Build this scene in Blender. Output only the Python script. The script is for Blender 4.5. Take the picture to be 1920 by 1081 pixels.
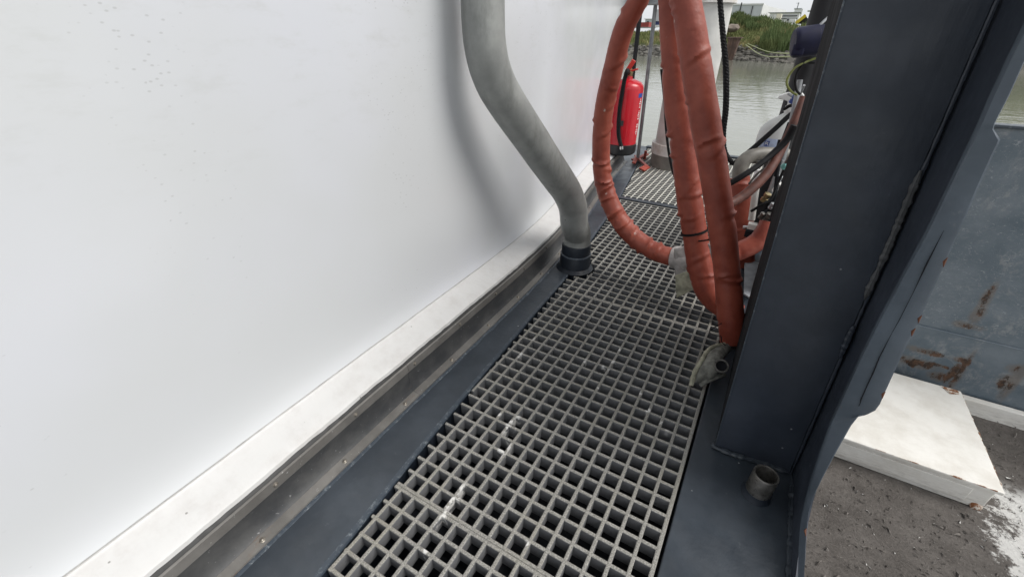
import bpy, bmesh, math, random
import numpy as np
from mathutils import Vector, Matrix, noise as mnoise
random.seed(7); rng = np.random.default_rng(7)
scene = bpy.context.scene
for o in list(bpy.data.objects): bpy.data.objects.remove(o)
COL = scene.collection

# ------------------------------------------------------------------ camera (solved from the grating's square mesh)
F_PX, RX, RY, RZ = 804.55, 1.0303489, -0.004256, 0.53116
CAM = Vector((-0.0198, -0.8141, 0.9283))
cam = bpy.data.cameras.new('camera'); cam.sensor_width = 36; cam.lens = 36*F_PX/1920
cam.clip_start = 0.02; cam.clip_end = 3000
co = bpy.data.objects.new('camera', cam); COL.objects.link(co)
co.location = CAM; co.rotation_euler = (RX, RY, RZ); scene.camera = co

# ------------------------------------------------------------------ sky, sun, exposure (bright overcast)
SUN_DIR = Vector((0.80, 0.18, 1.05)).normalized()        # towards the sun
world = bpy.data.worlds.new('World'); scene.world = world; world.use_nodes = True
wn = world.node_tree.nodes; wl = world.node_tree.links
sky = wn.new('ShaderNodeTexSky'); sky.sky_type = 'NISHITA'; sky.sun_disc = False
sky.sun_elevation = math.asin(SUN_DIR.z); sky.sun_rotation = math.atan2(SUN_DIR.x, SUN_DIR.y)
sky.air_density = 1.0; sky.dust_density = 6.0; sky.ozone_density = 1.0
hsv = wn.new('ShaderNodeHueSaturation'); hsv.inputs['Saturation'].default_value = 0.35
bg = wn['Background']; bg.inputs['Strength'].default_value = 0.115
cloud = wn.new('ShaderNodeMix'); cloud.data_type = 'RGBA'                    # thin even overcast over the clear sky
cloud.inputs[0].default_value = 0.70; cloud.inputs[7].default_value = (5.9, 6.08, 6.28, 1)
wl.new(sky.outputs[0], hsv.inputs['Color']); wl.new(hsv.outputs[0], cloud.inputs[6]); wl.new(cloud.outputs[2], bg.inputs['Color'])
sl = bpy.data.lights.new('sun', 'SUN'); sl.energy = 1.45; sl.angle = math.radians(32); sl.color = (1, 0.97, 0.93)
so = bpy.data.objects.new('sun', sl); COL.objects.link(so); so.location = SUN_DIR*20
so.rotation_euler = SUN_DIR.to_track_quat('Z', 'Y').to_euler()
scene.view_settings.view_transform = 'Standard'; scene.view_settings.look = 'None'
scene.view_settings.exposure = 0.66; scene.view_settings.gamma = 1.0
scene.view_settings.use_curve_mapping = False
scene.render.engine = 'CYCLES'

# ------------------------------------------------------------------ photo pixel -> world helpers
RM = co.rotation_euler.to_matrix()
def ray(px, py): return RM @ Vector(((px-960)/F_PX, (540.5-py)/F_PX, -1.0))
def at_z(px, py, z=0.0): d = ray(px, py); return CAM + d*((z-CAM.z)/d.z)
def at_x(px, py, x): d = ray(px, py); return CAM + d*((x-CAM.x)/d.x)
def at_y(px, py, y): d = ray(px, py); return CAM + d*((y-CAM.y)/d.y)
def at_lean(px, py, x0, k):                                # plane x = x0 - k z
    d = ray(px, py); t = (x0-k*CAM.z-CAM.x)/(d.x+k*d.z); return CAM + d*t
AXIS = RM @ Vector((0, 0, -1))
def wid(px, p): return px*(p-CAM).dot(AXIS)/F_PX           # pixels -> metres at a point

# ------------------------------------------------------------------ materials
class NT:
    def __init__(s, name):
        s.m = bpy.data.materials.new(name); s.m.use_nodes = True
        s.n = s.m.node_tree.nodes; s.l = s.m.node_tree.links
        s.b = s.n['Principled BSDF']; s.tc = None
    def node(s, t, **kw):
        n = s.n.new(t)
        for k, v in kw.items(): setattr(n, k, v)
        return n
    def put(s, sock, v):
        if isinstance(v, bpy.types.NodeSocket): s.l.new(v, sock)
        elif v is not None:
            if isinstance(v, (tuple, list)) and len(v) == 3 and sock.type == 'RGBA': v = (*v, 1)
            sock.default_value = v
    def geo(s):
        if not s.tc: s.tc = s.n.new('ShaderNodeNewGeometry')
        return s.tc.outputs['Position']
    def obj(s): return s.node('ShaderNodeTexCoord').outputs['Object']
    def mapping(s, vec, scale=(1, 1, 1), loc=(0, 0, 0), rot=(0, 0, 0)):
        n = s.node('ShaderNodeMapping'); s.put(n.inputs['Vector'], vec)
        n.inputs['Scale'].default_value = scale; n.inputs['Location'].default_value = loc
        n.inputs['Rotation'].default_value = rot; return n.outputs[0]
    def noise(s, vec, scale=5, detail=4, rough=0.55, dist=0):
        n = s.node('ShaderNodeTexNoise'); s.put(n.inputs['Vector'], vec)
        n.inputs['Scale'].default_value = scale; n.inputs['Detail'].default_value = detail
        n.inputs['Roughness'].default_value = rough; n.inputs['Distortion'].default_value = dist
        return n.outputs['Fac']
    def ramp(s, f, a, b, lo=0.0, hi=1.0):
        n = s.node('ShaderNodeMapRange'); n.interpolation_type = 'SMOOTHSTEP'
        s.put(n.inputs['Value'], f); n.inputs['From Min'].default_value = a; n.inputs['From Max'].default_value = b
        n.inputs['To Min'].default_value = lo; n.inputs['To Max'].default_value = hi
        return n.outputs[0]
    def mix(s, f, a, b):
        n = s.node('ShaderNodeMix'); n.data_type = 'RGBA'
        s.put(n.inputs[0], f); s.put(n.inputs[6], a); s.put(n.inputs[7], b); return n.outputs[2]
    def math(s, op, a, b=None):
        n = s.node('ShaderNodeMath'); n.operation = op; s.put(n.inputs[0], a); s.put(n.inputs[1], b); return n.outputs[0]
    def sep(s, v):
        n = s.node('ShaderNodeSeparateXYZ'); s.put(n.inputs[0], v); return n.outputs
    def voronoi(s, vec, scale, rand=1.0):
        n = s.node('ShaderNodeTexVoronoi'); s.put(n.inputs['Vector'], vec); n.inputs['Scale'].default_value = scale
        n.inputs['Randomness'].default_value = rand; return n.outputs
    def bump(s, h, strength=0.3, dist=0.01, prev=None):
        n = s.node('ShaderNodeBump'); n.inputs['Strength'].default_value = strength
        n.inputs['Distance'].default_value = dist; s.put(n.inputs['Height'], h)
        if prev is not None: s.put(n.inputs['Normal'], prev)
        s.put(s.b.inputs['Normal'], n.outputs[0]); return n.outputs[0]
    def set(s, color=None, rough=None, metal=None, spec=None, coat=None, coat_rough=None):
        for k, v in (('Base Color', color), ('Roughness', rough), ('Metallic', metal), ('Specular IOR Level', spec), ('Coat Weight', coat), ('Coat Roughness', coat_rough)):
            if v is not None: s.put(s.b.inputs[k], v)
        return s.m

def simple(name, col, rough=0.5, metal=0.0, var=0.15, scale=30, bump=0.15, bd=0.002, dirt=None, spec=0.5):
    t = NT(name); g = t.obj()
    n = t.noise(g, scale, 5); c = t.mix(t.ramp(n, 0.3, 0.7), tuple(x*(1-var) for x in col), tuple(min(1, x*(1+var)) for x in col))
    if dirt: c = t.mix(t.ramp(t.noise(g, scale*0.3, 6, 0.65), 0.52, 0.7), c, dirt)
    if bump: t.bump(n, bump, bd)
    return t.set(c, t.ramp(t.noise(g, scale*2), 0.2, 0.8, rough*0.85, min(1, rough*1.15)), metal, spec)

def mat_white_wall():
    t = NT('white_gelcoat'); g = t.geo()
    c = t.mix(t.ramp(t.noise(g, 1.3, 3), 0.35, 0.7), (0.60, 0.616, 0.628), (0.63, 0.645, 0.685))
    z = t.sep(g)[2]
    c = t.mix(t.math('MULTIPLY', t.ramp(t.noise(t.mapping(g, (3, 3, 9)), 3.0, 6, 0.7), 0.5, 0.75), t.ramp(z, 0.55, 0.95, 0.0, 0.35)), c, (0.5, 0.51, 0.5))
    v = t.voronoi(t.mapping(g, (1, 0.55, 1)), 150)            # small dark pits and flecks, mostly high up
    rnd = t.sep(v['Color'])[0]
    gate = t.math('GREATER_THAN', rnd, t.ramp(z, 0.3, 0.98, 0.988, 0.82))
    sp = t.math('MULTIPLY', t.ramp(v['Distance'], 0.12, 0.30, 1, 0), gate)
    sp = t.math('MULTIPLY', sp, t.ramp(t.noise(g, 7, 3), 0.36, 0.56))
    c = t.mix(t.math('MULTIPLY', sp, 0.26), c, (0.2, 0.2, 0.19))
    t.bump(t.noise(t.mapping(g, (1, 0.35, 0.6)), 4.5, 2, 0.4), 0.12, 0.02)
    return t.set(c, t.ramp(t.noise(g, 6, 4), 0.3, 0.7, 0.16, 0.27), 0, 0.45)

def mat_ledge():
    t = NT('white_ledge_paint'); g = t.geo()
    c = t.mix(t.ramp(t.noise(g, 14, 6, 0.7), 0.4, 0.75), (0.575, 0.573, 0.565), (0.51, 0.50, 0.487))
    v = t.voronoi(g, 55); gate = t.math('GREATER_THAN', t.sep(v['Color'])[0], 0.93)
    c = t.mix(t.math('MULTIPLY', t.ramp(v['Distance'], 0.08, 0.16, 0.7, 0), gate), c, (0.12, 0.11, 0.1))
    t.bump(t.noise(g, 60, 4), 0.2, 0.003)
    return t.set(c, 0.45)

def mat_flashing(dark):
    t = NT('steel_flashing_dark' if dark else 'steel_flashing'); g = t.geo()
    n = t.noise(g, 7, 7, 0.7)
    a, b = ((0.042, 0.044, 0.047), (0.085, 0.085, 0.084)) if dark else ((0.115, 0.11, 0.102), (0.175, 0.168, 0.157))
    c = t.mix(t.ramp(n, 0.35, 0.7), a, b)
    c = t.mix(t.ramp(t.noise(t.mapping(g, (1, 0.25, 1)), 16, 6, 0.75), 0.64, 0.76), c, (0.15, 0.09, 0.05))
    c = t.mix(t.math('MULTIPLY', t.ramp(t.noise(g, 110, 3, 0.7), 0.66, 0.74), 0.6), c, (0.5, 0.5, 0.5))
    t.bump(t.noise(g, 90, 4), 0.15, 0.002)
    return t.set(c, t.ramp(n, 0.3, 0.7, 0.36, 0.55), 0.12)

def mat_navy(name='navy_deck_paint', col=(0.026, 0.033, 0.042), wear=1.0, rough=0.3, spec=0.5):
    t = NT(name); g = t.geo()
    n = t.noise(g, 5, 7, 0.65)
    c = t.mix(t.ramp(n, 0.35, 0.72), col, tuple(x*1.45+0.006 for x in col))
    c = t.mix(t.math('MULTIPLY', t.ramp(t.noise(g, 26, 8, 0.75), 0.62, 0.78), 0.35*wear), c, (0.24, 0.25, 0.26))
    v = t.voronoi(g, 36); gate = t.math('GREATER_THAN', t.sep(v['Color'])[1], 0.94)
    c = t.mix(t.math('MULTIPLY', t.math('MULTIPLY', t.ramp(v['Distance'], 0.04, 0.10, 1, 0), gate), 0.8*wear), c, (0.55, 0.56, 0.57))
    c = t.mix(t.math('MULTIPLY', t.ramp(t.noise(g, 9, 5, 0.7, 0.6), 0.70, 0.78), 0.5*wear), c, (0.14, 0.10, 0.06))
    b = t.bump(t.noise(g, 45, 5), 0.18, 0.003)
    b = t.bump(t.noise(t.mapping(g, (60, 60, 5)), 1.0, 4, .6), 0.25, 0.002, b)
    return t.set(c, t.ramp(t.noise(g, 12, 5), 0.3, 0.7, rough, rough+0.2), 0.0, spec)

def mat_scuffed_edge():
    t = NT('scuffed_navy_edge'); g = t.geo()
    c = t.mix(t.ramp(t.noise(g, 60, 8, 0.8), 0.50, 0.72), (0.04, 0.052, 0.068), (0.22, 0.245, 0.26))
    t.bump(t.noise(g, 120, 4), 0.3, 0.003)
    return t.set(c, 0.42)

def mat_grating(name='gritty_grating', lo=(0.17, 0.165, 0.15), hi=(0.35, 0.34, 0.31), tone=(0.25, 0.235, 0.19)):
    t = NT(name); g = t.geo()
    n = t.noise(g, 320, 3, 0.7)
    c = t.mix(t.ramp(n, 0.38, 0.66), lo, hi)
    c = t.mix(t.math('MULTIPLY', t.ramp(t.noise(g, 5, 5, 0.7), 0.45, 0.7), 0.55), c, tone)
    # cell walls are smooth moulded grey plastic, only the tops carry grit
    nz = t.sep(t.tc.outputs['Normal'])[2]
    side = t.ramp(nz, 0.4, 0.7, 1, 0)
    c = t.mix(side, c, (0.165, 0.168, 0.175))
    # bird droppings and paint splashes, each at its own spot
    w = t.node('ShaderNodeTexNoise'); t.put(w.inputs['Vector'], g); w.inputs['Scale'].default_value = 55; w.inputs['Detail'].default_value = 4
    m = None
    spl = [(960,795,.02,.055),(945,840,.018,.05),(855,930,.017,.05),(835,965,.012,.03),(823,983,.012,.014),(805,1020,.010,.03),(1130,690,.010,.03),(1150,680,.012,.02),
           (1145,695,.014,.012),(1128,728,.02,.010),(1130,745,.009,.01),(1200,735,.014,.012),(1215,768,.010,.012),(1245,795,.018,.012),(1253,800,.012,.02),(1097,676,.007,.016),
           (986,1017,.009,.009),(1160,655,.009,.018),(1190,640,.008,.014),(935,775,.01,.012),(1000,635,.006,.012),(975,665,.006,.02)]
    for (px, py, rx, ry) in spl:
        p = at_z(px, py, 0)
        q = t.node('ShaderNodeVectorMath'); q.operation = 'SUBTRACT'; t.put(q.inputs[0], g); q.inputs[1].default_value = (p.x, p.y, -0.01)
        q2 = t.node('ShaderNodeVectorMath'); q2.operation = 'MULTIPLY'; t.put(q2.inputs[0], q.outputs[0]); q2.inputs[1].default_value = (1/rx, 1/ry, 1/0.035)
        q3 = t.node('ShaderNodeVectorMath'); q3.operation = 'LENGTH'; t.put(q3.inputs[0], q2.outputs[0])
        f = t.ramp(q3.outputs['Value'], 0.55, 1.0, 1, 0)
        m = f if m is None else t.math('MAXIMUM', m, f)
    m = t.math('MULTIPLY', m, t.ramp(w.outputs['Fac'], 0.44, 0.54))
    c = t.mix(t.math('MULTIPLY', m, 0.85), c, (0.72, 0.71, 0.68))
    t.bump(n, 0.5, 0.004)
    return t.set(c, 0.75)

def mat_pipe():
    t = NT('weathered_galvanised'); g = t.geo()
    n = t.noise(g, 6, 7, 0.65)
    c = t.mix(t.ramp(n, 0.3, 0.72), (0.21, 0.218, 0.212), (0.34, 0.35, 0.335))
    c = t.mix(t.math('MULTIPLY', t.ramp(t.noise(t.mapping(g, (1, 1, 0.3)), 18, 6, 0.7), 0.5, 0.72), 0.5), c, (0.13, 0.135, 0.125))
    v = t.voronoi(g, 30); gate = t.math('GREATER_THAN', t.sep(v['Color'])[0], 0.93)
    c = t.mix(t.math('MULTIPLY', t.ramp(v['Distance'], 0.05, 0.12, 0.8, 0), gate), c, (0.05, 0.05, 0.045))
    t.bump(t.noise(g, 70, 4), 0.12, 0.002)
    return t.set(c, t.ramp(n, 0.3, 0.7, 0.38, 0.55), 0.12)

def mat_hose():
    t = NT('rust_red_sleeve'); g = t.geo()
    n = t.noise(g, 14, 6, 0.6)
    c = t.mix(t.ramp(n, 0.3, 0.72), (0.215, 0.042, 0.025), (0.305, 0.071, 0.043))
    c = t.mix(t.math('MULTIPLY', t.ramp(t.noise(g, 40, 7, 0.75), 0.60, 0.76), 0.35), c, (0.36, 0.22, 0.18))
    v = t.voronoi(g, 22); gate = t.math('GREATER_THAN', t.sep(v['Color'])[2], 0.9)
    c = t.mix(t.math('MULTIPLY', t.math('MULTIPLY', t.ramp(v['Distance'], 0.06, 0.16, 1, 0), gate), t.ramp(t.noise(g, 150, 3), 0.4, 0.6)), c, (0.5, 0.42, 0.38))
    b = t.bump(t.noise(g, 260, 3), 0.15, 0.002)
    t.bump(t.noise(g, 26, 3), 0.35, 0.008, b)
    return t.set(c, 0.5, 0, 0.45)

def mat_neighbour_deck():
    t = NT('dirty_deck'); g = t.geo()
    n = t.noise(g, 9, 9, 0.75)
    c = t.mix(t.ramp(n, 0.3, 0.72), (0.09, 0.079, 0.070), (0.175, 0.158, 0.143))
    crumb = t.noise(t.mapping(g, (1, 1.7, 1)), 34, 6, 0.8, 1.2)
    c = t.mix(t.ramp(crumb, 0.58, 0.68), c, (0.20, 0.18, 0.16)); c = t.mix(t.ramp(t.noise(g, 150, 5, .8), .56, .68), c, (0.21, 0.19, 0.17))
    c = t.mix(t.ramp(crumb, 0.30, 0.40, 1, 0), c, (0.035, 0.03, 0.027))
    # bare white paint where the dirt has washed off
    x = t.sep(g)
    a = t.math('ADD', t.math('MULTIPLY', t.math('SUBTRACT', x[0], 1.04), 3.2), t.math('MULTIPLY', t.math('SUBTRACT', 0.95, x[1]), 0.35))
    patch = t.math('ADD', a, t.math('MULTIPLY', t.math('SUBTRACT', t.noise(g, 11, 8, 0.8), 0.5), 2.6))
    patch = t.math('MULTIPLY', t.ramp(patch, -0.02, 0.20), t.ramp(x[1], 1.02, 1.12, 1, 0))
    sp = t.ramp(t.noise(t.mapping(g, (1, 1.4, 1)), 17, 9, 0.78), 0.685, 0.73)
    patch = t.math('MAXIMUM', patch, sp)
    c = t.mix(patch, c, (0.80, 0.79, 0.76))
    t.bump(t.math('ADD', crumb, t.math('MULTIPLY', t.noise(g, 120, 5, .8), .7)), 0.9, 0.014)
    return t.set(c, 0.85)

def mat_white_steel():
    t = NT('chalky_white_steel'); g = t.geo()
    c = t.mix(t.ramp(t.noise(g, 7, 7, 0.7), 0.35, 0.7), (0.77, 0.755, 0.71), (0.64, 0.615, 0.56))
    c = t.mix(t.ramp(t.noise(t.mapping(g, (1, 1.6, 1)), 26, 9, 0.85), 0.62, 0.69), c, (0.42, 0.40, 0.36))
    c = t.mix(t.ramp(t.noise(g, 20, 6, 0.8), 0.70, 0.74), c, (0.45, 0.24, 0.10))
    z = t.sep(g)[2]
    low = t.math('MULTIPLY', t.ramp(t.noise(t.mapping(g, (3, 3, 18)), 9, 6, 0.7), 0.42, 0.7), t.ramp(z, -0.6, -0.5, 0.55, 0.0))
    c = t.mix(low, c, (0.30, 0.28, 0.25))
    t.bump(t.noise(g, 60, 4), 0.2, 0.003)
    return t.set(c, 0.55)

def mat_rust():
    t = NT('rusty_edge'); g = t.geo()
    n = t.noise(g, 40, 7, 0.75)
    c = t.mix(t.ramp(n, 0.45, 0.58), (0.20, 0.075, 0.025), (0.70, 0.66, 0.58))
    t.bump(n, 0.5, 0.004)
    return t.set(c, 0.8)

def mat_bulwark():
    t = NT('worn_grey_blue_steel'); g = t.geo()
    n = t.noise(g, 4, 6, 0.65); z = t.sep(g)[2]
    c = t.mix(t.ramp(n, 0.32, 0.7), (0.085, 0.115, 0.140), (0.155, 0.185, 0.21))
    c = t.mix(t.math('MULTIPLY', t.ramp(t.noise(g, 6, 8, 0.8, 0.5), 0.50, 0.64), 0.6), c, (0.27, 0.28, 0.28))
    up = t.ramp(z, -0.25, -0.2, 0, 1)
    sc = t.ramp(t.noise(t.mapping(g, (1, 1, 1.6), rot=(0, 0.5, 0)), 26, 8, 0.85, 2.5), 0.575, 0.61)
    c = t.mix(t.math('MULTIPLY', t.math('MULTIPLY', sc, up), 0.7), c, (0.36, 0.38, 0.385))
    # rust blisters and their runs
    m = None
    for (px, py, rx, rz) in [(1740,660,.085,.02),(1722,680,.09,.03),(1800,674,.03,.018),(1760,685,.05,.012),(1905,692,.035,.03),(1785,700,.02,.07),(1835,590,.025,.06),(1815,612,.05,.02),(1850,560,.02,.05),(1842,575,.018,.11),(1795,705,.016,.12),(1895,720,.02,.12),(1885,715,.03,.05),(1760,705,.05,.03)]:
        p = at_y(px, py, 1.55)
        q = t.node('ShaderNodeVectorMath'); q.operation = 'SUBTRACT'; t.put(q.inputs[0], g); q.inputs[1].default_value = p
        q2 = t.node('ShaderNodeVectorMath'); q2.operation = 'MULTIPLY'; t.put(q2.inputs[0], q.outputs[0]); q2.inputs[1].default_value = (1/rx, 0, 1/rz)
        q3 = t.node('ShaderNodeVectorMath'); q3.operation = 'LENGTH'; t.put(q3.inputs[0], q2.outputs[0])
        f = t.ramp(q3.outputs['Value'], 0.2, 1.9, 1, 0); m = f if m is None else t.math('MAXIMUM', m, f)
    rn = t.noise(t.mapping(g, (1, 1, 0.55), rot=(0, .45, 0)), 15, 9, 0.78)
    r = t.ramp(t.math('ADD', m, t.math('MULTIPLY', t.math('SUBTRACT', rn, 0.52), 3.4)), 0.70, 0.95)
    rust = t.mix(t.ramp(t.noise(g, 50, 5, 0.7), 0.4, 0.62), (0.03, 0.018, 0.012), (0.105, 0.052, 0.028))
    stain = t.math('MULTIPLY', t.ramp(t.math('ADD', m, t.math('MULTIPLY', t.math('SUBTRACT', t.noise(t.mapping(g, (1.6, 1, 0.35), rot=(0, .4, 0)), 9, 6, .7), 0.5), 2.0)), 0.35, 1.0), 0.55)
    c = t.mix(stain, c, (0.15, 0.115, 0.085)); c = t.mix(r, c, rust)
    t.bump(t.math('ADD', t.noise(g, 30, 5), t.math('MULTIPLY', r, -0.8)), 0.35, 0.006)
    return t.set(c, 0.5)

def mat_water():
    t = NT('harbour_water'); g = t.geo()
    h = t.math('ADD', t.noise(t.mapping(g, (1.0, 2.2, 1)), 1.1, 4, 0.55), t.math('MULTIPLY', t.noise(t.mapping(g, (0.35, 1.0, 1)), 0.5, 2), 0.8))
    t.bump(h, 0.13, 0.12)
    t.b.inputs['IOR'].default_value = 1.33
    return t.set((0.19, 0.195, 0.16), 0.05)

def mat_bank():
    t = NT('bank_soil_and_grass'); g = t.geo()
    n = t.noise(g, 0.9, 7, 0.7); z = t.sep(g)[2]
    c = t.mix(t.ramp(n, 0.35, 0.66), (0.075, 0.105, 0.03), (0.145, 0.135, 0.055))
    c = t.mix(t.ramp(z, -0.35, 0.1, 1, 0), c, (0.10, 0.095, 0.085))
    t.bump(t.noise(g, 4, 5), 0.6, 0.2)
    return t.set(c, 0.95, 0, 0.2)

def mat_blades(name, a, b, c3):
    t = NT(name); i = t.node('ShaderNodeNewGeometry').outputs['Random Per Island']
    g = t.geo(); c = t.mix(i, a, b); c = t.mix(t.ramp(t.noise(g, 0.45, 4), 0.48, 0.62), c, c3)
    return t.set(c, 0.75, 0, 0.2)

M = dict(
    wall=mat_white_wall(), ledge=mat_ledge(), flash=mat_flashing(False), flash_dark=mat_flashing(True), navy=mat_navy(),
    post=mat_navy('navy_post_paint', (0.022, 0.028, 0.040), 0.45, 0.36), edge=mat_scuffed_edge(), side=mat_navy('dull_black_post_side', (0.010, 0.011, 0.013), 0.25, 0.75, 0.1), grating=mat_grating(), grating_pale=mat_grating('sky_brightened_grating', (0.34, 0.335, 0.30), (0.56, 0.55, 0.50), (0.46, 0.445, 0.39)), pipe=mat_pipe(), hose=mat_hose(),  # grating_pale: open-sky brightness of the far panel put into a paler copy
    ndeck=mat_neighbour_deck(), wsteel=mat_white_steel(), rust=mat_rust(), bulwark=mat_bulwark(), rustnick=simple('dull_rust', (0.10, 0.038, 0.02), 0.9, 0, 0.4, 80, 0.3), water=mat_water(), bank=mat_bank(),
    grass=mat_blades('grass_blades', (0.11, 0.14, 0.05), (0.19, 0.20, 0.08), (0.27, 0.225, 0.11)),
    reed=mat_blades('reed_blades', (0.085, 0.13, 0.045), (0.14, 0.18, 0.075), (0.12, 0.145, 0.055)),
    rock=simple('riprap_rock', (0.105, 0.098, 0.085), 0.9, 0, 0.45, 1.5, 0.5, 0.05),
    rubber=simple('black_rubber', (0.007, 0.007, 0.008), 0.6, 0, 0.3, 40, 0.2, spec=0.2),
    dark=simple('dark_void_paint', (0.014, 0.015, 0.018), 0.8, spec=0.2),
    collar=mat_navy('navy_collar_paint', (0.010, 0.014, 0.021), 0.4, 0.35, 0.35),
    bolt=simple('stainless_bolt', (0.22, 0.20, 0.17), 0.4, 0.6, 0.3, 200, 0.1),
    seam=simple('black_sealant', (0.03, 0.03, 0.03), 0.6, 0, 0.4, 60, 0.3, 0.003),
    red=simple('extinguisher_red', (0.48, 0.012, 0.022), 0.22, 0, 0.06, 20, 0.0),
    redlever=simple('red_lever_plastic', (0.5, 0.03, 0.02), 0.35, 0, 0.1, 30, 0.0),
    bootblack=simple('black_plastic_boot', (0.014, 0.014, 0.016), 0.4, 0, 0.2, 30, 0.1),
    brass=simple('dull_brass', (0.32, 0.26, 0.14), 0.35, 0.8, 0.2, 60, 0.1),
    chrome=simple('bright_steel', (0.55, 0.55, 0.55), 0.25, 0.9, 0.15, 60, 0.05),
    label=simple('pale_blue_print', (0.45, 0.52, 0.68), 0.4, 0, 0.1, 60, 0),
    blueprint=simple('blue_print', (0.02, 0.07, 0.32), 0.4, 0, 0.1, 60, 0),
    whiteprint=simple('white_print', (0.78, 0.78, 0.78), 0.4, 0, 0.05, 60, 0),
    galv=simple('grey_galvanised', (0.30, 0.31, 0.32), 0.4, 0.5, 0.2, 20, 0.1),
    darkpole=simple('dark_steel_pole', (0.016, 0.016, 0.018), 0.5, 0.0, 0.3, 20, 0.1, spec=0.3),
    spud=simple('white_spud_paint', (0.58, 0.575, 0.55), 0.5, 0, 0.12, 8, 0.2, 0.004, (0.44, 0.42, 0.38)),
    spudbare=simple('brown_grey_sleeve', (0.20, 0.185, 0.165), 0.6, 0, 0.25, 10, 0.3, 0.004, (0.13, 0.105, 0.085)),
    ring=simple('white_ring_paint', (0.68, 0.66, 0.63), 0.5, 0, 0.1, 20, 0.1, 0.002, (0.5, 0.46, 0.4)),
    tape=simple('grey_tape', (0.40, 0.375, 0.36), 0.45, 0.1, 0.2, 40, 0.4, 0.004),
    canvas=simple('dirty_canvas', (0.34, 0.33, 0.25), 0.9, 0, 0.3, 45, 0.6, 0.006, (0.17, 0.165, 0.13)),
    ragdark=simple('grimy_canvas', (0.17, 0.17, 0.15), 0.9, 0, 0.4, 60, 0.7, 0.006, (0.06, 0.06, 0.055)),
    steelstub=simple('bare_steel', (0.22, 0.21, 0.195), 0.3, 0.75, 0.4, 40, 0.2, 0.002, (0.10, 0.095, 0.085)),
    steeldirty=simple('grimy_steel', (0.12, 0.115, 0.105), 0.45, 0.6, 0.4, 40, 0.3, 0.003),
    motor=simple('dark_blue_motor_paint', (0.008, 0.009, 0.032), 0.5, 0, 0.2, 20, 0.1, spec=0.3),
    greyhose=simple('grey_rubber_hose', (0.16, 0.15, 0.13), 0.5, 0, 0.2, 30, 0.2),
    brownhose=simple('brown_hose', (0.10, 0.035, 0.024), 0.55, 0, 0.3, 40, 0.3),
    bottle=simple('translucent_white_plastic', (0.62, 0.63, 0.62), 0.3, 0, 0.05, 20, 0),
    trigger=simple('pale_grey_plastic', (0.66, 0.66, 0.65), 0.35, 0, 0.05, 20, 0),
    ygcable=simple('yellow_green_cable', (0.17, 0.19, 0.05), 0.5, 0, 0.3, 40, 0),
    bluevalve=simple('blue_fitting', (0.03, 0.06, 0.22), 0.4), caulk=simple('grey_caulk', (0.36, 0.36, 0.35), 0.7), teal=simple('teal_plastic', (0.25, 0.62, 0.58), 0.4, 0, 0.1, 30, 0),
    plate=simple('light_grey_plate', (0.30, 0.32, 0.34), 0.4, 0.2, 0.25, 20, 0.2),
    redbracket=simple('red_oxide_bracket', (0.30, 0.045, 0.025), 0.5, 0, 0.3, 40, 0.2),
    building=simple('white_cladding', (0.70, 0.71, 0.72), 0.6, 0, 0.05, 0.4, 0),
    roofgrey=simple('grey_cladding', (0.48, 0.51, 0.54), 0.6, 0, 0.06, 0.3, 0),
    cream=simple('cream_panel', (0.72, 0.68, 0.56), 0.6, 0, 0.06, 0.5, 0),
    yellow=simple('yellow_paint', (0.55, 0.42, 0.03), 0.5, 0, 0.1, 1, 0),
    blackfar=simple('black_far_paint', (0.02, 0.02, 0.022), 0.6, 0, 0.2, 1, 0),
    brick=simple('red_container_paint', (0.28, 0.045, 0.04), 0.6, 0, 0.15, 1, 0),
    bluefar=simple('dark_blue_far_paint', (0.03, 0.05, 0.16), 0.5, 0, 0.15, 1, 0),
    glassfar=simple('dark_window_glass', (0.03, 0.035, 0.04), 0.15, 0, 0.2, 1, 0),
    rustpile=simple('rusted_pile_steel', (0.115, 0.075, 0.06), 0.85, 0, 0.3, 2.5, 0.4, 0.03, (0.16, 0.09, 0.05)),
    boulder=simple('tan_boulder', (0.17, 0.14, 0.115), 0.95, 0, 0.25, 2, 0.5, 0.05),
    moor=simple('pale_green_rope', (0.32, 0.34, 0.18), 0.8, 0, 0.2, 4, 0),
)

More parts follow.
